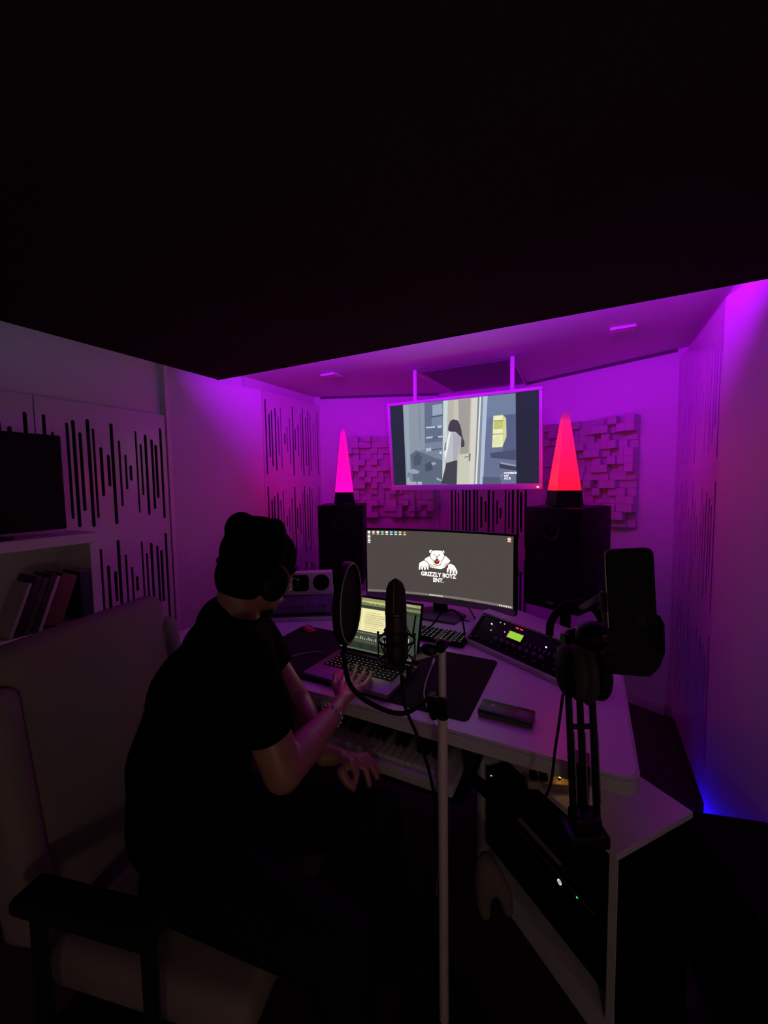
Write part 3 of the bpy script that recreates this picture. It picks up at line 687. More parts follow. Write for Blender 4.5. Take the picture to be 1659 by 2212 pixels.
# red packet, dark box
p = at_z(668, 1360, DZ+.006)
REDM = mat('red_foil', (.35, .02, .03), .35, noise=.3, scale=60)
t = thing('red_packet', 'small crumpled red packet on the desk mat', 'packet', (p.x, p.y, DZ+.0038), math.radians(-30))
b = new(); box(b, -.04, .04, -.022, .022, 0, .008, bev=.003)
for v in b.verts: v.co.z *= 1+.5*math.sin(v.co.x*90)
obj('wrapper', b, REDM, t); obj('flap', bx(-.055, -.04, -.018, .018, .002, .006), REDM, t); obj('print_stripe', bx(-.02, .025, -.012, .004, .0125, .0132), mat('pink_print', (.55, .2, .22), .5), t)
p0, p1 = at_z(1040, 1518, DZ+.02), at_z(1152, 1545, DZ+.02)
t = thing('hard_drive_case', 'flat dark case with faint light print lying right of the desk mat', 'case', ((p0.x+p1.x)/2, (p0.y+p1.y)/2-.005, DZ+.0006), math.atan2(p1.y-p0.y, p1.x-p0.x))
obj('body', bx(-.078, .078, -.034, .034, 0, .02, bev=.004), mat('dark_green_case', (.016, .022, .018), .4), t); obj('side_band', bx(-.072, .072, -.0355, -.0342, .004, .010), GREYP, t)
b = new()
for dx, dy, a in ((-.048, .0, .5), (-.042, .008, .9), (-.036, .002, .4)): box(b, -.010, .010, -.002, .002, .0201, .0206, mtx=Matrix.Translation((dx, dy, 0)) @ Matrix.Rotation(a, 4, 'Z'))
obj('emblem', b, mat('grey_print', (.6, .62, .6), .6), t, smooth=False)
b = new(); box(b, .034, .062, -.02, .014, .0201, .0204); obj('printed_patch', b, mat('dull_print', (.16, .18, .17), .7), t, smooth=False)

# ------------------------------------------------------------------ piano keyboard under the desk edge
KZ = .655
pk = thing('piano_keyboard', 'white piano keyboard on a tray under the front edge of the desk', 'piano keyboard', (-.76, 1.1, .60))
kx0, nW, kw = -1.19, 36, .0236
obj('body', bx(kx0-.03, kx0+nW*kw+.03, .985, 1.24, .607, .640, bev=.004), mat('keyboard_white', (.5, .5, .5), .4), pk, world=True)
obj('back_panel', bx(kx0-.03, kx0+nW*kw+.03, 1.155, 1.24, .640, .672, bev=.003), BLACKP, pk, world=True)
obj('tray', bx(kx0-.06, kx0+nW*kw+.06, .99, 1.32, .590, .6065, bev=.002), BLACKP, pk, world=True)
for x in (kx0-.045, kx0+nW*kw+.045): obj('tray_rail', bx(x-.01, x+.01, 1.08, 1.31, .6066, DZ-.0425), BLACKM, pk, world=True, smooth=False)
ivory = mat('ivory_keys', (.55, .55, .54), .35); wk = bk = None
for i in range(nW):
    if wk is None: o = obj('white_key', bx(.0006, kw-.0006, 0, .148, 0, .014, bev=.001), ivory, pk); wk = o.data
    else: o = link(bpy.data.objects.new('white_key', wk), pk)
    o.location = Vector((kx0+i*kw, 1.005, .6405))-Vector((-.76, 1.1, .60))
    if i % 7 not in (2, 6) and i < nW-1:
        if bk is None: q_ = obj('black_key', bx(-.006, .006, 0, .098, 0, .012, bev=.0015), BLACKP, pk); bk = q_.data
        else: q_ = link(bpy.data.objects.new('black_key', bk), pk)
        q_.location = Vector((kx0+(i+1)*kw, 1.055, .6547))-Vector((-.76, 1.1, .60))

# ------------------------------------------------------------------ microphone, stand, pop filter
SX, SY = -.318, .93
ms_t = thing('microphone_stand', 'pale grey upright microphone stand in front of the desk', 'microphone stand', (SX, SY, 0))
PALE = mat('pale_stand_paint', (.85, .80, .74), .4, metal=.2)
b = new(); cyl(b, (0, 0, .02), (0, 0, .86), .0125, seg=20); obj('lower_tube', b, PALE, ms_t)
b = new(); cyl(b, (0, 0, .861), (0, 0, .885), .0145, .013, seg=20); obj('clutch', b, BLACKP, ms_t)
b = new(); cyl(b, (0, 0, .885), (0, 0, 1.045), .0092, seg=16); obj('upper_tube', b, PALE, ms_t)
b = new(); ball(b, (0, 0, 1.052), (.016, .016, .012)); cyl(b, (0, -.016, 1.045), (0, .016, 1.045), .012); obj('top_joint', b, BLACKM, ms_t)
b = new(); lathe(b, [(.12, .0005), (.12, .012), (.09, .02), (.02, .026), (.0, .026)], 32); obj('round_base', b, BLACKM, ms_t)
mp = at_d(857, 1436, 1.0); mpt = at_d(854, 1249, 1.0)
mc = Vector(((mp.x+mpt.x)/2, (mp.y+mpt.y)/2, 0))
arm_a = Vector((SX, SY, 1.035)); arm_b = Vector((mc.x, mc.y, mp.z+.0))
b = new(); e = arm_a.lerp(arm_b, .62); cyl(b, arm_a-Vector((SX, SY, 0)), e-Vector((SX, SY, 0)), .007, seg=14); obj('boom_arm', b, mat('pale_boom', (.7, .67, .66), .35), ms_t)
b = new(); ball(b, arm_a.lerp(arm_b, .28)+Vector((0, 0, .012))-Vector((SX, SY, 0)), (.022, .016, .016)); obj('boom_clamp', b, BLACKM, ms_t)

BRONZE = mat('dark_bronze_mic', (.055, .035, .034), .42, metal=.5)
mz0 = mp.z; hz = mpt.z-mp.z
axis = (mpt-mp).normalized()
mic = thing('condenser_microphone', 'large dark condenser microphone in a spider shock mount', 'microphone', (mc.x, mc.y, mz0))
q = Matrix.Rotation(math.radians(27), 4, 'Z')
b = new(); lathe(b, [(.0, 0), (.019, .0), (.0255, .008), (.0265, .03), (.0265, hz*.58), (.0255, hz*.585)], 32); obj('body', b, BRONZE, mic)
b = new(); lathe(b, [(.0266, hz*.582), (.0272, hz*.59), (.0272, hz*.615), (.0266, hz*.62)], 32); obj('collar_ring', b, mat('mic_ring', (.09, .06, .055), .3, metal=.7), mic)
b = new(); lathe(b, [(.0264, hz*.62), (.0258, hz*.75), (.0235, hz*.88), (.0175, hz*.955), (.007, hz*.995), (0, hz)], 32)
for v in b.verts: v.co.y *= .82
b.transform(q); obj('grille', b, mat('mic_grille', (.045, .028, .03), .6, metal=.3, bump=1.0, scale=900), mic)
b = new()
for s in (-1, 1):
    pts = [(0.0, s*.0205, hz*.62), (0, s*.0195, hz*.8), (0, s*.0165, hz*.93), (0, 0.0, hz*1.004)]
    tube(b, pts, .0022, seg=6, n=4)
b.transform(Matrix.Rotation(math.radians(10), 4, 'Z')); obj('grille_spine', b, mat('spine', (.16, .12, .12), .4, metal=.5), mic)
sm = thing('shock_mount', 'black spider shock mount holding the condenser microphone', 'shock mount', (mc.x, mc.y, mz0))
for k, (r, z) in enumerate(((.046, .062), (.046, .006))):
    b = new(); tube(b, [(r*math.cos(a*math.pi/8), r*math.sin(a*math.pi/8), z) for a in range(17)], .0032, seg=8, n=1, closed=True); obj('outer_ring', b, BLACKM, sm)
for z in (.085, .022):
    b = new(); tube(b, [(.0285*math.cos(a*math.pi/8), .0285*math.sin(a*math.pi/8), z) for a in range(17)], .003, seg=8, n=1, closed=True); obj('inner_ring', b, BLACKM, sm)
for k in range(6):
    a = k*math.pi/3+.3
    b = new(); cyl(b, (.046*math.cos(a), .046*math.sin(a), -.004), (.046*math.cos(a), .046*math.sin(a), .075), .0022, seg=8); ball(b, (.046*math.cos(a), .046*math.sin(a), .077), .0035, 8, 6); obj('strut', b, BLACKM, sm)
    for (za, zb) in ((.062, .085), (.062, .022), (.006, .022)):
        b = new(); cyl(b, (.046*math.cos(a), .046*math.sin(a), za), (.0285*math.cos(a+.5), .0285*math.sin(a+.5), zb), .0016, seg=6); obj('elastic_cord', b, RUBBER, sm)
for a in (.9, 2.3):
    b = new(); cyl(b, (.046*math.cos(a), .046*math.sin(a), .062), (.056*math.cos(a), .056*math.sin(a), .115), .0025, seg=8); obj('prong', b, BLACKM, sm)
d_ = (e-Vector((mc.x, mc.y, mz0)))
b = new(); tube(b, [d_, d_*.8+Vector((0, 0, -.03)), d_*.62+Vector((0, 0, -.055)), (.02, .0, -.035), (.0, .0, -.006)], .004, seg=8, n=5); tube(b, [(.03, .0, .0), d_*.62+Vector((0, 0, -.055))], .0035, seg=6, n=1); obj('yoke', b, BLACKM, sm)

# pop filter: hoop, mesh, gooseneck, clamp
pc = at_d(752, 1301, .97); PR_ = .098
nrm = (cR*.98 - cF*.19); nrm.z = 0; nrm.normalize()
q = nrm.to_track_quat('Z', 'Y').to_matrix().to_4x4(); q.translation = pc
pf = thing('pop_filter', 'round black pop filter on a gooseneck in front of the microphone', 'pop filter', pc)
b = new(); lathe(b, [(PR_-.008, -.008), (PR_, -.008), (PR_, .006), (PR_-.002, .008), (PR_-.008, .008), (PR_-.008, -.008)], 56, q); obj('hoop', b, BLACKP, pf, world=True)
b = new(); tube(b, [q @ Vector((math.cos(a*math.pi/24)*(PR_-.005), math.sin(a*math.pi/24)*(PR_-.005), .0095)) for a in range(49)], .0014, seg=6, n=1, closed=True); obj('inner_rim', b, mat('pale_rim', (.5, .47, .44), .35), pf, world=True)
b = new(); lathe(b, [(PR_-.0085, -.001), (PR_-.0085, .001), (0, .001)], 40, q)
mesh_m = mat('nylon_mesh', (.012, .012, .012), .8, spec=.15, bump=1.0, scale=1500); obj('mesh_screen', b, mesh_m, pf, world=True)
cl_p = Vector((SX, SY, .905))
g = [at_d(745, 1386, .97), at_d(744, 1425, .95), at_d(757, 1480, .93), at_d(800, 1519, .92), at_d(870, 1541, .94), cl_p+Vector((-.03, -.012, .006))]
b = new(); tube(b, g, .0056, seg=10, n=10); obj('gooseneck', b, RUBBER, pf, world=True)
b = new(); box(b, cl_p.x-.034, cl_p.x+.017, cl_p.y-.022, cl_p.y-.0095, cl_p.z-.028, cl_p.z+.015, bev=.003); cyl(b, cl_p+Vector((-.012, -.022, -.025)), cl_p+Vector((-.012, -.034, -.025)), .011, seg=16); box(b, cl_p.x-.034, cl_p.x-.0175, cl_p.y-.02, cl_p.y+.012, cl_p.z-.01, cl_p.z+.012, bev=.002); obj('clamp', b, BLACKP, pf, world=True)

# ------------------------------------------------------------------ cables
def cable(label, pts, r, m, name='cable', cat='cable'):
    b = new(); tube(b, pts, r, seg=8, n=10); return solo(name, b, m, label, cat)
WC = mat('white_cable', (.5, .46, .47), .5)
lp_r = mtl @ Vector((LWd+.005, LDp*.75, .010))
t = thing('usb_cable', 'white USB cable running from the laptop down in front of the desk', 'cable', (-.40, 1.0, .3))
b = new(); tube(b, [at_z(932, 1440, DZ+.012), at_z(921, 1470, DZ+.010), at_z(916, 1500, DZ+.008), at_z(924, 1530, DZ+.008), at_z(936, 1560, DZ+.012), (-.365, 1.035, .74), (-.345, 1.0, .60), (-.345, .985, .45), (-.36, .99, .30)], .0026, seg=8, n=8); obj('cord', b, WC, t, world=True)
b = new(); cyl(b, at_z(934, 1437, DZ+.012), at_z(938, 1424, DZ+.012), .006, .0052, seg=12); obj('plug', b, WC, t, world=True)
cable('thin grey cable lying from the laptop to the left edge of the desk', [at_z(703, 1409, DZ+.012), at_z(670, 1409, DZ+.009), at_z(625, 1420, DZ+.007), at_z(596, 1436, DZ+.006), at_z(583, 1452, DZ+.006)], .0028, mat('grey_cable', (.25, .25, .25), .5))
cable('black cable looping up behind the laptop beside the keyboard', [at_z(922, 1362, DZ+.006), at_d(938, 1345, 1.80), at_d(955, 1324, 1.80), at_d(978, 1319, 1.78), at_d(995, 1332, 1.76), at_d(1002, 1355, 1.72), at_z(1004, 1376, DZ+.01)], .0038, RUBBER)
cable('thin black cable lying on the desk under the curved monitor', [at_z(912, 1334, DZ+.005), at_z(940, 1325, DZ+.005), at_z(975, 1332, DZ+.005), at_z(1012, 1342, DZ+.005)], .003, RUBBER)
cable('black cable hanging behind the curved monitor right of its stand', [at_d(1012, 1312, 2.15), at_d(1020, 1325, 2.14), at_z(1028, 1338, DZ+.006)], .003, RUBBER)
cable('black microphone cable hanging beside the stand to the floor', [(mc.x+.01, mc.y+.004, mz0-.012), (mc.x+.02, mc.y-.0, mz0-.10), (-.40, .955, .78), (-.365, .968, .66), (-.345, .975, .50), (-.345, .985, .3), (-.35, 1.0, .1), (-.38, 1.06, .006), (-.5, 1.12, .006)], .0042, RUBBER)

# ------------------------------------------------------------------ boom arm with headphones and phone at the desk corner
BX, BY = .035, 1.018
BX = at_y(1254, 1650, 1.036).x
arm = thing('boom_arm', 'black parallel-bar boom arm clamped to the right front edge of the desk', 'boom arm', (BX, BY, .55))
def topx(px, py, k): return at_d(px, py, k)
kd = .925
base = at_d(1262, 1795, kd); top = at_d(1247, 1380, kd)
side = (cR*1.0); side.z = 0; side.normalize()
b = new(); box(b, -.045, .045, -.03, .035, 0, .03, bev=.004); box(b, -.03, .03, -.022, .022, .03, .065, bev=.004)
b.transform(Matrix.Translation(base+Vector((0, 0, -.02))) @ Matrix.Rotation(YAW, 4, 'Z')); obj('foot_block', b, BLACKM, arm, world=True)
b = new(); box(b, BX-.02, BX+.02, 1.025, 1.10, DZ+.0008, DZ+.010); box(b, BX-.02, BX+.02, 1.025, 1.047, .60, DZ+.010); box(b, BX-.02, BX+.02, 1.025, 1.10, .60, .615); cyl(b, (BX, 1.08, .615), (BX, 1.08, .7075), .006); obj('clamp', b, BLACKM, arm, world=True)
for o_, w_ in ((-.0253, .0058), (.0, .0058), (.0287, .0060)):
    p0, p1 = base+side*o_+Vector((0, 0, .03)), top+side*o_
    dd = p1-p0; qq = dd.to_track_quat('Z', 'Y').to_matrix().to_4x4(); qq.translation = p0
    obj('bar', bx(-w_, w_, -w_, w_, 0, dd.length, bev=.002, mtx=qq), BLACKM, arm, world=True)
    b = new(); tube(b, [p0.lerp(p1, .08)+side*(w_+.0035), p0.lerp(p1, .48)+side*(w_+.0035)], .0018, seg=6, n=1); obj('spring', b, LGREY, arm, world=True)
pm_ = base.lerp(top, .545); b = new(); cyl(b, pm_-side*.03, pm_+side*.036, .006); obj('cross_pin', b, BLACKM, arm, world=True)
b = new(); ball(b, top, (.032, .02, .026)); cyl(b, top-side*.034, top+side*.034, .014); obj('elbow_joint', b, BLACKM, arm, world=True)
phn = at_d(1360, 1300, .64)
for o_ in (-.010, .012):
    b = new(); p0, p1 = top+Vector((0, 0, .012+o_)), at_d(1335, 1385+o_*600, .69); tube(b, [p0, p1], .006, seg=8, n=1); obj('upper_bar', b, BLACKM, arm, world=True)
b = new(); box(b, -.008, .008, -.004, .004, 0, .075, bev=.002)
dd = at_d(1301, 1287, .70)-at_d(1258, 1312, .74); qq = dd.to_track_quat('Z', 'Y').to_matrix().to_4x4(); qq.translation = at_d(1258, 1312, .74); b.transform(qq @ Matrix.Diagonal((1, 1, dd.length/.075, 1))); obj('pale_link', b, mat('pale_link', (.30, .28, .27), .5), arm, world=True)
b = new(); tube(b, [at_d(1301, 1287, .70), at_d(1303, 1315, .69), at_d(1308, 1352, .68)], .0035, seg=8, n=4); obj('link_rod', b, mat('pale_link', (.3, .28, .27), .5), arm, world=True)
# phone and holder
mph = Matrix((cR, -cU.cross(cR)*-1, cU)).transposed().to_4x4(); mph = Matrix((cR, cF, cU)).transposed().to_4x4(); mph.translation = at_d(1362, 1292, .64)
mph = mph @ Matrix.Rotation(math.radians(-3), 4, 'Y')
ph = thing('smartphone', 'black smartphone standing upright in the holder of the boom arm', 'phone', mtx=mph)
b = new(); prism(b, rrect(.0765, .158, .012), -.004, .004, bev=.001); b.transform(Matrix.Rotation(math.radians(90), 4, 'X')); obj('body', b, BLACKP, ph)
b = new(); tube(b, [(-.0382, -.002, -.045), (-.0382, -.002, .065), (-.0335, -.002, .0745), (-.027, -.002, .0785)], .0009, seg=6, n=4); obj('edge_rim', b, LGREY, ph)
obj('side_button', bx(.0382, .0395, -.001, .001, -.01, .01), BLACKP, ph)
b = new(); cyl(b, (.012, -.0043, -.036), (.012, -.0048, -.036), .009, seg=20); obj('round_mark', b, BLACKG, ph)
hd = thing('phone_holder', 'black padded clamp holding the smartphone on the boom arm', 'phone holder', mtx=mph)
b = new(); prism(b, [(-.036, -.085), (.020, -.092), (.036, -.078), (.046, -.055), (.047, -.01), (.0405, .003), (.0395, -.05), (-.0395, -.05), (-.0395, -.075)], -.012, .012, bev=.002); b.transform(Matrix.Rotation(math.radians(90), 4, 'X')); b.transform(Matrix.Translation((0, .003, -.0315))); obj('cradle', b, RUBBER, hd)
obj('back_plate', bx(-.03, .03, .005, .012, -.06, .03, bev=.002), BLACKP, hd); obj('side_jaw', bx(-.0445, -.0395, -.006, .012, -.02, .012, bev=.002), BLACKP, hd)
b = new(); ball(b, (0, .022, -.03), .012); cyl(b, (0, .012, -.03), (0, .024, -.03), .008); obj('ball_head', b, BLACKP, hd)
b = new(); tube(b, [mph @ Vector((.0, .02, -.075)), at_d(1330, 1440, .72), at_d(1300, 1462, .80), at_d(1268, 1470, .88)], .005, seg=8, n=6); obj('stalk', b, BLACKM, hd, world=True)
# headphones hanging on the joint
hp = thing('headphones', 'black headphones with dark cushions hanging from the boom arm joint', 'headphones', tuple(at_d(1260, 1450, .86)))
HK = .86
b = new(); tube(b, [at_d(1187, 1372, .93), at_d(1190, 1345, .94), at_d(1210, 1315, .93), at_d(1240, 1303, .90), at_d(1272, 1308, .86), at_d(1296, 1330, .83), at_d(1305, 1365, .82)], .0085, seg=10, n=8)
for v in b.verts: pass
obj('headband', b, RUBBER, hp, world=True)
def cup(px, py, k, rx, ry, th, label, m):
    c = at_d(px, py, k); mm = Matrix((cR, cF, cU)).transposed().to_4x4(); mm.translation = c
    b = new(); ball(b, (0, 0, 0), (rx, th, ry), 24, 14); b.transform(mm); return obj(label, b, m, hp, world=True)
PADM = mat('brown_grey_cushion', (.045, .04, .04), .8, bump=.2, scale=200)
cup(1245, 1452, .845, .018, .058, .045, 'ear_cushion', PADM); cup(1266, 1458, .835, .017, .060, .045, 'ear_cushion', PADM)
cup(1224, 1448, .86, .018, .055, .045, 'ear_cup', BLACKP); cup(1290, 1456, .83, .022, .052, .045, 'ear_cup', BLACKP); cup(1283, 1375, .80, .035, .030, .03, 'ear_cup', BLACKP)
b = new(); tube(b, [at_d(1305, 1365, .82), at_d(1318, 1400, .83), at_d(1322, 1430, .83), at_d(1308, 1465, .83)], .0035, seg=8, n=6); tube(b, [at_d(1187, 1372, .93), at_d(1200, 1395, .92), at_d(1216, 1412, .88)], .003, seg=8, n=6); obj('yoke', b, BLACKM, hp, world=True)
cable('thin black cable hanging from the headphones past the desk edge', [at_d(1216, 1500, .88), at_d(1208, 1560, .885), at_d(1199, 1620, .885), at_d(1190, 1690, .885), at_d(1172, 1740, .90), at_d(1165, 1790, .92)], .003, RUBBER)

# ------------------------------------------------------------------ angled rack cabinet under the right of the desk
ux = Vector((.775, -.632, 0)); uy = Vector((.632, .775, 0)); cor = Vector((.078, 1.061, 0))
mcab = Matrix((ux, uy, Vector((0, 0, 1)))).transposed().to_4x4(); mcab.translation = cor-ux*.55
cab = thing('rack_cabinet', 'low white rack cabinet standing at an angle under the right of the desk', 'rack cabinet', mtx=mcab)
CW, CD, CZ = .55, .30, .55
for n_, a in (('side_panel', (0, .022, 0, CD, .001, CZ-.0185)), ('top_board', (0, CW, -.002, CD, CZ-.018, CZ)), ('bottom_board', (.0225, CW-.0225, 0, CD, .06, .078)), ('plinth', (.0225, CW-.0225, .0, .018, .001, .0595)), ('back_panel', (.0225, CW-.0225, CD-.012, CD, .0785, CZ-.0185))):
    obj(n_, bx(*a, bev=.0015), WHITE, cab, smooth=False)
obj('side_panel', bx(CW-.022, CW, .0035, CD, .001, CZ-.0185), BLACKP, cab, smooth=False); obj('front_edge', bx(CW-.022, CW, 0, .003, .001, CZ-.0185), WHITE, cab, smooth=False)
def rackdev(name, label, z0, z1, tilt=0):
    t = thing(name, label, 'rack device', mtx=mcab @ Matrix.Translation((.034, .012, z0)))
    obj('front_panel', bx(0, .482, 0, .006, 0, z1-z0, bev=.001), BLACKP, t); obj('chassis', bx(.02, .462, .0065, .26, .002, z1-z0-.002), BLACKM, t); return t
t = rackdev('audio_interface', 'black rack device with a round lit power button in the cabinet', .235, .325)
# round power ring and green light at their places on the front panel
def on_front(px, py): 
    d = ray(px, py); n = uy; o = mcab @ Vector((0, .012, 0)); k = (o-CAM).dot(n)/d.dot(n); return mcab.inverted() @ (CAM+d*k)
pr, pg, pl = on_front(1209, 1905), on_front(1248, 1915), on_front(1021, 1861)
T0 = Vector((.034, .012, .235))
ringm = glow('power_ring', (.9, .95, 1), 1.0)
def fr(p): return Vector((min(max(p.x-.034, .02), .462), -.0012, min(max(p.z-.235, .012), .078)))
c = fr(pr); b = new(); tube(b, [c+Vector((.0065*math.cos(a*math.pi/8), 0, .0065*math.sin(a*math.pi/8))) for a in range(17)], .0009, seg=6, n=1, closed=True); cyl(b, c+Vector((-.0035, 0, .003)), c+Vector((.0035, 0, -.003)), .0007, seg=6); obj('power_ring', b, ringm, t, label='round white power light')
c = fr(pg); b = new(); ball(b, c, .0028, 10, 8); obj('green_light', b, glow('green_led', (.1, 1, .2), 1.6), t)
for k in range(5):
    b = new(); cyl(b, (.06+.045*k, -.014, .045), (.06+.045*k, 0, .045), .011, .012, seg=16); obj('knob', b, BLACKM, t)
obj('light_strip', bx(.03, .45, -.003, -.0002, .08, .086), GREYP, t, smooth=False)
t2 = rackdev('power_conditioner', 'plain black rack device below the lit one in the cabinet', .135, .225)
for k in range(8): obj('switch', bx(.04+.05*k, .056+.05*k, -.006, 0, .035, .055, bev=.001), BLACKG, t2)
for x in (.0, ): pass
t3 = rackdev('patch_panel', 'black patch panel at the top of the rack cabinet', .335, .425)
for k in range(12):
    for z in (.028, .062):
        b = new(); cyl(b, (.04+.036*k, -.003, z), (.04+.036*k, 0, z), .008, seg=12); obj('jack_socket', b, BLACKG, t3)
lz = fr(pl); b = new(); ball(b, (.03, -.001, .075), .0016, 8, 6); obj('tiny_light', b, LEDW, t3)
# things on the cabinet under the desk
p = at_z(1163, 1699, CZ+.012); t = thing('power_strip', 'pale power strip with two amber lights on the rack cabinet', 'power strip', mtx=Matrix.Translation(Vector((p.x, p.y, CZ+.0006))+uy*.035) @ Matrix.Rotation(YAW-.12, 4, 'Z'))
obj('housing', bx(-.06, .06, -.018, .018, 0, .022, bev=.004), mat('yellowed_plastic', (.45, .38, .25), .5), t)
for x, z_ in ((.034, .034), (.068, .042)): b = new(); cyl(b, (x, .0, .005), (x, .0, z_), .003, seg=8); obj('light_stem', b, BLACKP, t); b = new(); ball(b, (x, -.002, z_+.003), .0052, 10, 8); obj('amber_light', b, glow('amber', (1, .5, .1), 7.0), t)
for x in (-.04, -.012): obj('plug', bx(x-.011, x+.011, -.011, .011, .0225, .042, bev=.003), BLACKP, t)
a0, a1 = at_d(1003, 1665, 1.26), at_d(1120, 1768, 1.03)
t = thing('black_pole', 'thick black folded tripod leaning against the rack cabinet', 'tripod', tuple(a1))
b = new(); cyl(b, a0, a1, .017, .022, seg=20); obj('tube', b, BLACKP, t, world=True)
b = new(); ball(b, a0, (.03, .03, .024)); obj('end_cap', b, RUBBER, t, world=True)
b = new(); cyl(b, a1, at_d(1212, 1868, .955), .006, .005, seg=12); obj('thin_rod', b, GREYP, t, world=True)
# pale cloth hanging in front of the cabinet
RAG = mat('pale_cloth', (.22, .19, .15), .9, noise=.08, scale=50, bump=.3); cp = at_d(1050, 1905, 1.19)
b = new(); limb(b, [(cp+Vector((0, 0, .06)), .028), (cp+Vector((.0, 0, .0)), .036), (cp+Vector((-.008, .0, -.06)), .022), (cp+Vector((-.002, 0, -.10)), .017)]); limb(b, [(cp+Vector((.02, 0, .04)), .025), (cp+Vector((.055, -.005, -.01)), .022), (cp+Vector((.065, -.005, -.055)), .014)])
def remesh(bm, vox, it=6):
    me = bpy.data.meshes.new('r'); bm.to_mesh(me); bm.free(); o = bpy.data.objects.new('r', me); COL.objects.link(o)
    m1 = o.modifiers.new('r', 'REMESH'); m1.mode = 'VOXEL'; m1.voxel_size = vox
    if it: m2 = o.modifiers.new('s', 'SMOOTH'); m2.iterations = it; m2.factor = .5
    me2 = bpy.data.meshes.new_from_object(o.evaluated_get(bpy.context.evaluated_depsgraph_get()))
    bpy.data.objects.remove(o); bpy.data.meshes.remove(me)
    b = bmesh.new(); b.from_mesh(me2); bpy.data.meshes.remove(me2); return b
b = remesh(b, .006, 4); solo('cloth', b, RAG, 'pale bunched cloth hanging in front of the rack cabinet', 'cloth')
# black case at the lower right
b = new()
t = thing('black_case', 'large black equipment case on the floor at the lower right', 'case', (.47, 1.15, 0), math.radians(13.6))
obj('body', bx(-.12, .085, -.40, .31, .02, .465, bev=.012), BLACKF, t)
for x in (-.09, .06):
    for y in (-.34, .26): b = new(); cyl(b, (x, y, .0005), (x, y, .022), .02, seg=14); obj('foot', b, RUBBER, t)
b = new(); tube(b, [(-.04, -.40, .33), (-.035, -.425, .33), (.06, -.425, .33), (.065, -.40, .33)], .008, seg=8, n=4); obj('handle', b, RUBBER, t)
for x in (-.035, .06): obj('latch', bx(x-.012, x+.012, -.408, -.4002, .20, .26, bev=.002), BLACKM, t)

# ------------------------------------------------------------------ bookshelf on the left with books and a black screen
SFX = -1.97
sh = thing('bookshelf', 'white open bookshelf against the left wall', 'bookshelf', (-2.12, .65, 0))
for n_, a in (('top_board', (-2.27, SFX, .25, 1.03, 1.207, 1.25)), ('side_panel', (-2.27, SFX, .985, 1.022, .001, 1.2065)), ('side_panel', (-2.27, SFX, .26, .297, .001, 1.2065)), ('shelf_board', (-2.27, SFX-.005, .2975, .9845, .84, .87)), ('shelf_board', (-2.27, SFX-.005, .2975, .9845, .42, .45)), ('bottom_board', (-2.27, SFX-.005, .2975, .9845, .05, .08)), ('back_panel', (-2.275, -2.2705, .26, 1.022, .05, 1.2065))):
    obj(n_, bx(*a, bev=.002), WHITE, sh, world=True, smooth=False)
bs = thing('black_screen', 'switched-off black flat screen on the white bookshelf', 'screen', (-2.08, .62, 1.2506), 0)
obj('panel', bx(-.03, .01, -.38, .33, .02, .43, bev=.006), BLACKP, bs); obj('glass', bx(.0101, .012, -.37, .32, .03, .42), BLACKP, bs, smooth=False)
obj('foot', bx(-.07, .07, -.12, .12, 0, .008, bev=.002), BLACKP, bs); obj('neck', bx(-.03, .0, -.03, .03, .008, .05), BLACKP, bs); obj('back_bulge', bx(-.10, -.031, -.30, .28, .06, .38, bev=.02), BLACKP, bs)
BOOKS = [(.980, .040, .215, .02, (.02, .03, .06), 'dark blue upright book at the end of the shelf row'), (.858, .060, .215, .36, (.16, .09, .05), 'thick brown book leaning on the bookshelf'),
         (.792, .014, .225, .36, (.55, .52, .50), 'thin white book leaning beside the brown book'), (.775, .02, .235, .36, (.02, .02, .02), 'black book leaning left of the thin white book'),
         (.751, .02, .225, .36, (.05, .045, .045), 'charcoal book leaning second left of the thin white book'), (.727, .026, .235, .36, (.015, .015, .016), 'thick black book leaning near the frame edge'), (.697, .012, .215, .36, (.40, .38, .36), 'thin pale book leaning at the left frame edge')]
for i, (y, th, hh, an, cc, lb) in enumerate(BOOKS):
    m_ = mat('book_%d' % i, cc, .6, noise=.1, scale=30)
    q = Matrix.Translation((-2.045, y, .8706)) @ Matrix.Rotation(-an if i else 0, 4, 'X')
    t = thing('book', lb, 'book', mtx=q, group='books on the bookshelf')
    obj('cover', bx(-.07, .07, -th, 0, 0, hh, bev=.0015), m_, t); obj('pages', bx(-.066, .0705, -th+.002, -.002, hh, hh+.0006), mat('paper', (.5, .47, .42), .8), t, smooth=False)

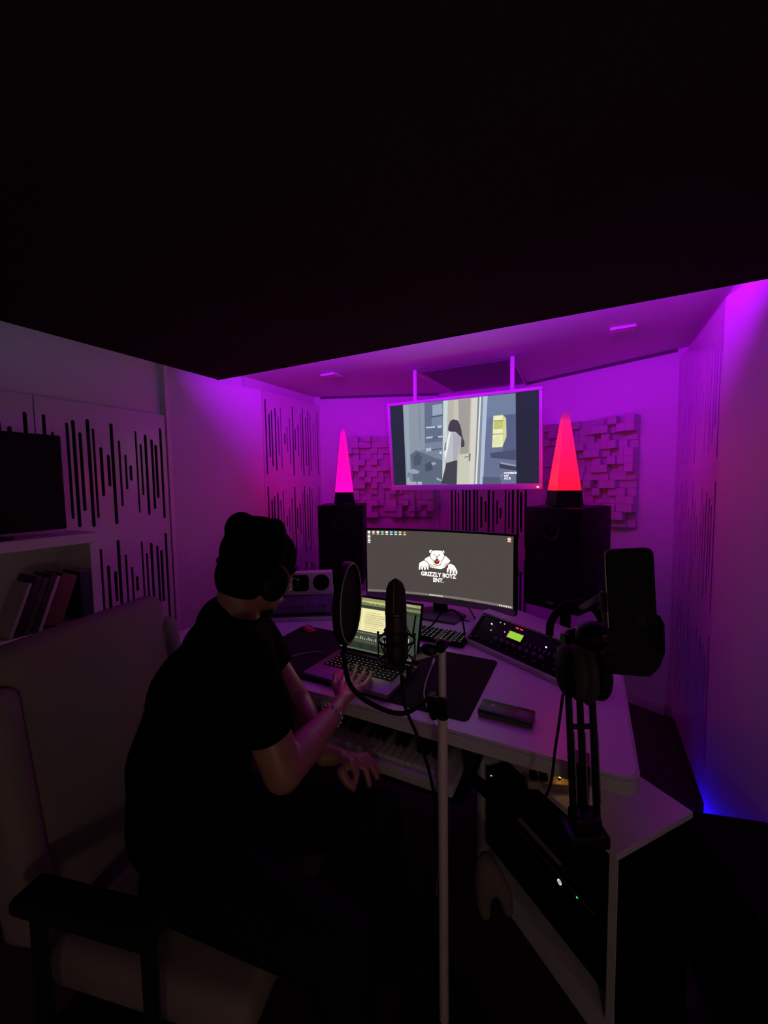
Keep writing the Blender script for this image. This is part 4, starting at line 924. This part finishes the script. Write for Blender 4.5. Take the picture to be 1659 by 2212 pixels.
# ------------------------------------------------------------------ chair
CA = math.radians(14); mch = Matrix.Translation((-.87, .69, 0)) @ Matrix.Rotation(CA, 4, 'Z')
ch = thing('armchair', 'cream upholstered swivel chair with black armrests under the seated man', 'chair', mtx=mch)
def pad(x0, x1, y0, y1, z0, z1, bev, mt_=None):
    b = new(); box(b, x0, x1, y0, y1, z0, z1, bev=bev, seg=5)
    if mt_ is not None: b.transform(mt_)
    return b
obj('seat', pad(-.25, .25, -.26, .26, .345, .445, .035), CREAM, ch)
rec = Matrix.Translation((-.25, 0, .45)) @ Matrix.Rotation(math.radians(-8), 4, 'Y')
obj('backrest', pad(-.09, .0, -.23, .25, .0, .655, .04, rec), CREAM, ch)
for s in (-1, 1): obj('side_bolster', pad(-.095, .015, s*.245-.035, s*.245+.035, .0, .57, .03, rec), CREAM, ch)
for s in (-1, 1):
    y = s*.315
    obj('armrest_pad', pad(-.20, .12, y-.035, y+.035, .63, .665, .014), RUBBER, ch)
    for x in (-.17, .09):
        b = new(); cyl(b, (x, y, .36), (x, y, .63), .014, seg=14); obj('armrest_post', b, BLACKM, ch)
    obj('armrest_bracket', bx(-.18, .10, min(y, s*.2), max(y, s*.2), .325, .344), BLACKM, ch, smooth=False)
b = new(); cyl(b, (0, 0, .11), (0, 0, .34), .03, seg=20); obj('gas_column', b, BLACKM, ch)
for k in range(5):
    a = k*2*math.pi/5+.3; b = new(); dx, dy = math.cos(a), math.sin(a)
    tube(b, [(.02*dx, .02*dy, .115), (.16*dx, .16*dy, .10), (.29*dx, .29*dy, .075)], .018, seg=10, n=4); obj('base_arm', b, BLACKM, ch)
    b = new(); cyl(b, (.29*dx-.012*dy, .29*dy+.012*dx, .0295), (.29*dx+.012*dy, .29*dy-.012*dx, .0295), .029, seg=18); cyl(b, (.29*dx, .29*dy, .03), (.29*dx, .29*dy, .075), .008); obj('castor', b, RUBBER, ch)

# ------------------------------------------------------------------ the seated man
man = thing('person', 'man in black t-shirt, beanie and headphones sitting at the laptop', 'person', (-.88, .68, 0))
def V(*a): return Vector(a)
hc = at_d(560, 1236, 1.12)                                   # head centre
fwd = V(.34, .84, -.40).normalized(); rgt = fwd.cross(V(0, 0, 1)).normalized(); up = rgt.cross(fwd).normalized()
HR = Matrix((rgt, fwd, up)).transposed()
def H(x, y, z): return hc + HR @ V(x, y, z)
nb, n2 = V(-.845, .775, 1.075), hc + HR @ V(0, -.035, -.07)
rs, ls = V(-.705, .655, 1.045), V(-.965, .885, 1.045)
re, rw = at_d(612, 1668, .90), at_z(722, 1540, .812)
le, lw = V(-.80, .955, .77), at_d(700, 1632, 1.12)
lk, rk = V(-.495, .905, .545), V(-.43, .615, .53)
lh, rh = V(-.90, .755, .525), V(-.86, .59, .525)
la, ra = V(-.50, .975, .10), V(-.40, .64, .10)
b = new()
# trunk, legs and arms of the body
limb(b, [(V(-.92, .67, .57), .115), (V(-.93, .68, .72), .11), (V(-.89, .72, .90), .115), (V(-.86, .755, 1.0), .095), (nb, .060), (n2, .055)])
for s_, e_, w_ in ((rs, re, rw), (ls, le, lw)):
    limb(b, [(V(-.86, .76, 1.01), .07), (s_, .058), (s_.lerp(e_, .5), .050), (e_, .043), (e_.lerp(w_, .35), .042), (w_, .027)])
for h_, k_, a_ in ((lh, lk, la), (rh, rk, ra)): limb(b, [(h_, .085), (h_.lerp(k_, .5), .072), (k_, .054), (k_.lerp(a_, .35), .052), (a_, .036)])
# head: skull, jaw, cheeks, nose, brow, ears, lips
ball(b, H(0, -.008, .022), (.074, .092, .088), rot=HR); ball(b, H(0, .022, -.045), (.058, .068, .062), rot=HR)
ball(b, H(0, .058, -.088), (.028, .026, .022), rot=HR); ball(b, H(0, .075, .024), (.052, .02, .014), rot=HR)
limb(b, [(H(0, .086, .016), .009), (H(0, .104, -.018), .0125), (H(0, .090, -.028), .014)])
for s in (-1, 1):
    ball(b, H(s*.040, .062, -.018), (.024, .024, .022), rot=HR); ball(b, H(s*.076, -.008, -.008), (.010, .020, .032), rot=HR); ball(b, H(s*.013, .092, -.027), .009)
ball(b, H(0, .088, -.053), (.022, .010, .0055), rot=HR); ball(b, H(0, .086, -.064), (.020, .010, .006), rot=HR)
# hands
def hand(w, tips, kn, palm_r, thumb, m=b):
    """w wrist, kn four knuckles, tips four (mid, end) pairs, thumb three points"""
    limb(m, [(w, .026), (w.lerp((kn[1]+kn[2])/2, .45), palm_r)], 14)
    base = w.lerp((kn[1]+kn[2])/2, .3)
    for k_, (md, en) in zip(kn, tips):
        limb(m, [(base.lerp(k_, .25), .013), (k_, .0115), (k_.lerp(md, .55), .0098), (md, .0092), (en, .0078)], 12)
    limb(m, [(thumb[0], .014), (thumb[1], .0115), (thumb[2], .0090)], 12)
rk_ = [at_z(x, y, .812) for x, y in ((738, 1478), (753, 1476), (769, 1478), (784, 1484))]
rt_ = [(at_z(745, 1456, .812), at_z(752, 1438, .789)), (at_z(765, 1455, .814), at_z(770, 1437, .789)), (at_z(783, 1460, .812), at_z(789, 1443, .789)), (at_z(797, 1468, .806), at_z(803, 1452, .789))]
hand(rw, rt_, rk_, .021, [at_z(735, 1505, .806), at_z(722, 1478, .802), at_z(724, 1458, .790)])
kd_ = 1.10
lk_ = [at_d(x, y, k_) for x, y, k_ in ((757, 1648, 1.07), (770, 1641, 1.09), (783, 1636, 1.11), (792, 1634, 1.13))]
lt_ = [(at_d(771, 1672, 1.065), at_d(763, 1706, 1.055)), (at_d(790, 1662, 1.08), at_d(798, 1696, 1.065)), (at_d(802, 1656, 1.10), at_d(815, 1680, 1.085)), (at_d(808, 1650, 1.12), at_d(820, 1668, 1.11))]
hand(lw, lt_, lk_, .022, [at_d(738, 1668, 1.06), at_d(750, 1690, 1.05), at_d(762, 1700, 1.045)])
b = remesh(b, .0042, 5); obj('body', b, SKIN, man, world=True, angle=180)
# clothes
b = new()
limb(b, [(V(-.925, .665, .585), .150), (V(-.935, .675, .72), .150), (V(-.89, .72, .90), .152), (V(-.865, .752, .985), .125), (nb+V(0, 0, -.02), .070), (nb+V(-.025, -.03, .02), .064)], 28)
for s_, e_ in ((rs, re), (ls, le)): limb(b, [(V(-.86, .76, 1.0), .095), (s_, .074), (s_.lerp(e_, .50), .069)], 24)
for s_, e_ in ((rs, re), (ls, le)): cyl(b, s_.lerp(e_, .45), s_.lerp(e_, .62), .068, .071, 24)
b = remesh(b, .008, 4)
for v in b.verts:
    k = v.co; v.co = k + V(.004*math.sin(k.z*40+k.x*15), .004*math.sin(k.z*33+k.y*20), 0)
obj('t_shirt', b, SHIRT, man, world=True, angle=180)
b = new(); limb(b, [(V(-.91, .67, .555), .125), (V(-.92, .67, .64), .13)], 24)
for h_, k_, a_ in ((lh, lk, la), (rh, rk, ra)): limb(b, [(h_, .098), (h_.lerp(k_, .5), .085), (k_, .070), (k_.lerp(a_, .35), .064), (a_+V(0, 0, .02), .052)], 24)
b = remesh(b, .008, 4); obj('trousers', b, DENIM, man, world=True, angle=180)
for a_ in (la, ra):
    b = new(); f_ = V(.9, .25, 0).normalized(); limb(b, [(V(a_.x, a_.y, .055)-f_*.03, .048), (V(a_.x, a_.y, .05)+f_*.06, .046), (V(a_.x, a_.y, .042)+f_*.15, .036)])
    for v in b.verts: v.co.z = max(v.co.z, .002)
    b = remesh(b, .006, 3); obj('shoe', b, RUBBER, man, world=True, angle=180)
b = new(); ball(b, H(0, -.018, .045), (.092, .108, .092), 28, 18, rot=HR); ball(b, H(0, -.042, -.012), (.082, .072, .085), 24, 16, rot=HR)
ball(b, H(-.02, -.088, .098), (.042, .040, .046), 20, 14, rot=HR); ball(b, H(0, -.03, .115), (.07, .06, .035), 20, 14, rot=HR)
b = remesh(b, .006, 3); obj('beanie', b, KNIT, man, world=True, angle=180)
b = new(); tube(b, [H(.089*math.cos(a), -.012+.098*math.sin(a), .018+(.018*math.sin(a))) for a in [k*math.pi/12 for k in range(25)]], .010, seg=8, n=1, closed=True); obj('beanie_cuff', b, KNIT, man, world=True)
b = new(); ball(b, H(0, .050, -.092), (.034, .034, .028), rot=HR); ball(b, H(0, .094, -.046), (.022, .006, .006), rot=HR)
b = remesh(b, .004, 2); obj('beard', b, HAIR, man, world=True, angle=180)
for s in (-1, 1):
    b = new(); ball(b, H(s*.030, .078, .006), .011, 12, 8); obj('eye', b, mat('eye_white', (.5, .48, .46), .2), man, world=True)
b = new()
for s in (-1, 1): tube(b, [H(s*.032+.024*math.cos(k*math.pi/8), .096, .004+.019*math.sin(k*math.pi/8)) for k in range(17)], .0009, seg=6, n=1, closed=True); tube(b, [H(s*.056, .095, .010), H(s*.077, .06, .012), H(s*.080, -.01, .006)], .0015, seg=6, n=3)
tube(b, [H(-.009, .099, .008), H(0, .104, .012), H(.009, .099, .008)], .0014, seg=6, n=3); obj('eyeglasses', b, GREYP, man, world=True)
ax = (rw-re).normalized(); cb = re.lerp(rw, .93); q = ax.to_track_quat('Z', 'Y').to_matrix().to_4x4(); q.translation = cb; b = new()
for k in range(14): a = k*2*math.pi/14; ball(b, q @ V(.031*math.cos(a), .031*math.sin(a), 0), .0045, 8, 6)
obj('bracelet', b, mat('silver_beads', (.7, .68, .66), .25, metal=.8), man, world=True)
# headphones he wears
hpw = thing('headphones', 'black over-ear headphones worn over the beanie of the man', 'headphones', tuple(hc))
b = new(); tube(b, [H(.100*math.cos(a), -.005, .030+.118*math.sin(a)) for a in [math.radians(-8+k*196/14) for k in range(15)]], .009, seg=10, n=2); obj('headband', b, RUBBER, hpw, world=True)
for s in (-1, 1):
    for r_, t_, nm, m_ in ((.043, .020, 'ear_cup', BLACKP), (.041, .014, 'ear_pad', RUBBER)):
        b = new(); off = .108 if nm == 'ear_cup' else .092
        ball(b, H(s*off, -.002, -.012), (t_, r_*.95, r_*1.12), 24, 14, rot=HR); obj(nm, b, m_, hpw, world=True)

# ------------------------------------------------------------------ dim globe lamp behind the camera (it lights the mic stand, chair and desk edge)
WARM_E = 18.0
t = thing('floor_lamp', 'dim frosted globe floor lamp standing behind the camera', 'lamp', (.42, -.55, 0))
b = new(); lathe(b, [(.13, .0005), (.13, .012), (.02, .022), (0, .022)], 32); obj('base', b, BLACKM, t)
b = new(); cyl(b, (0, 0, .022), (0, 0, .985), .01); obj('pole', b, BLACKM, t)
b = new(); cyl(b, (0, 0, .985), (0, 0, 1.0), .03, .035); obj('socket', b, BLACKM, t)
b = new(); ball(b, (0, 0, 1.058), .06); obj('globe', b, glow('warm_globe', (1, .72, .52), WARM_E, base=(.5, .5, .5)), t)
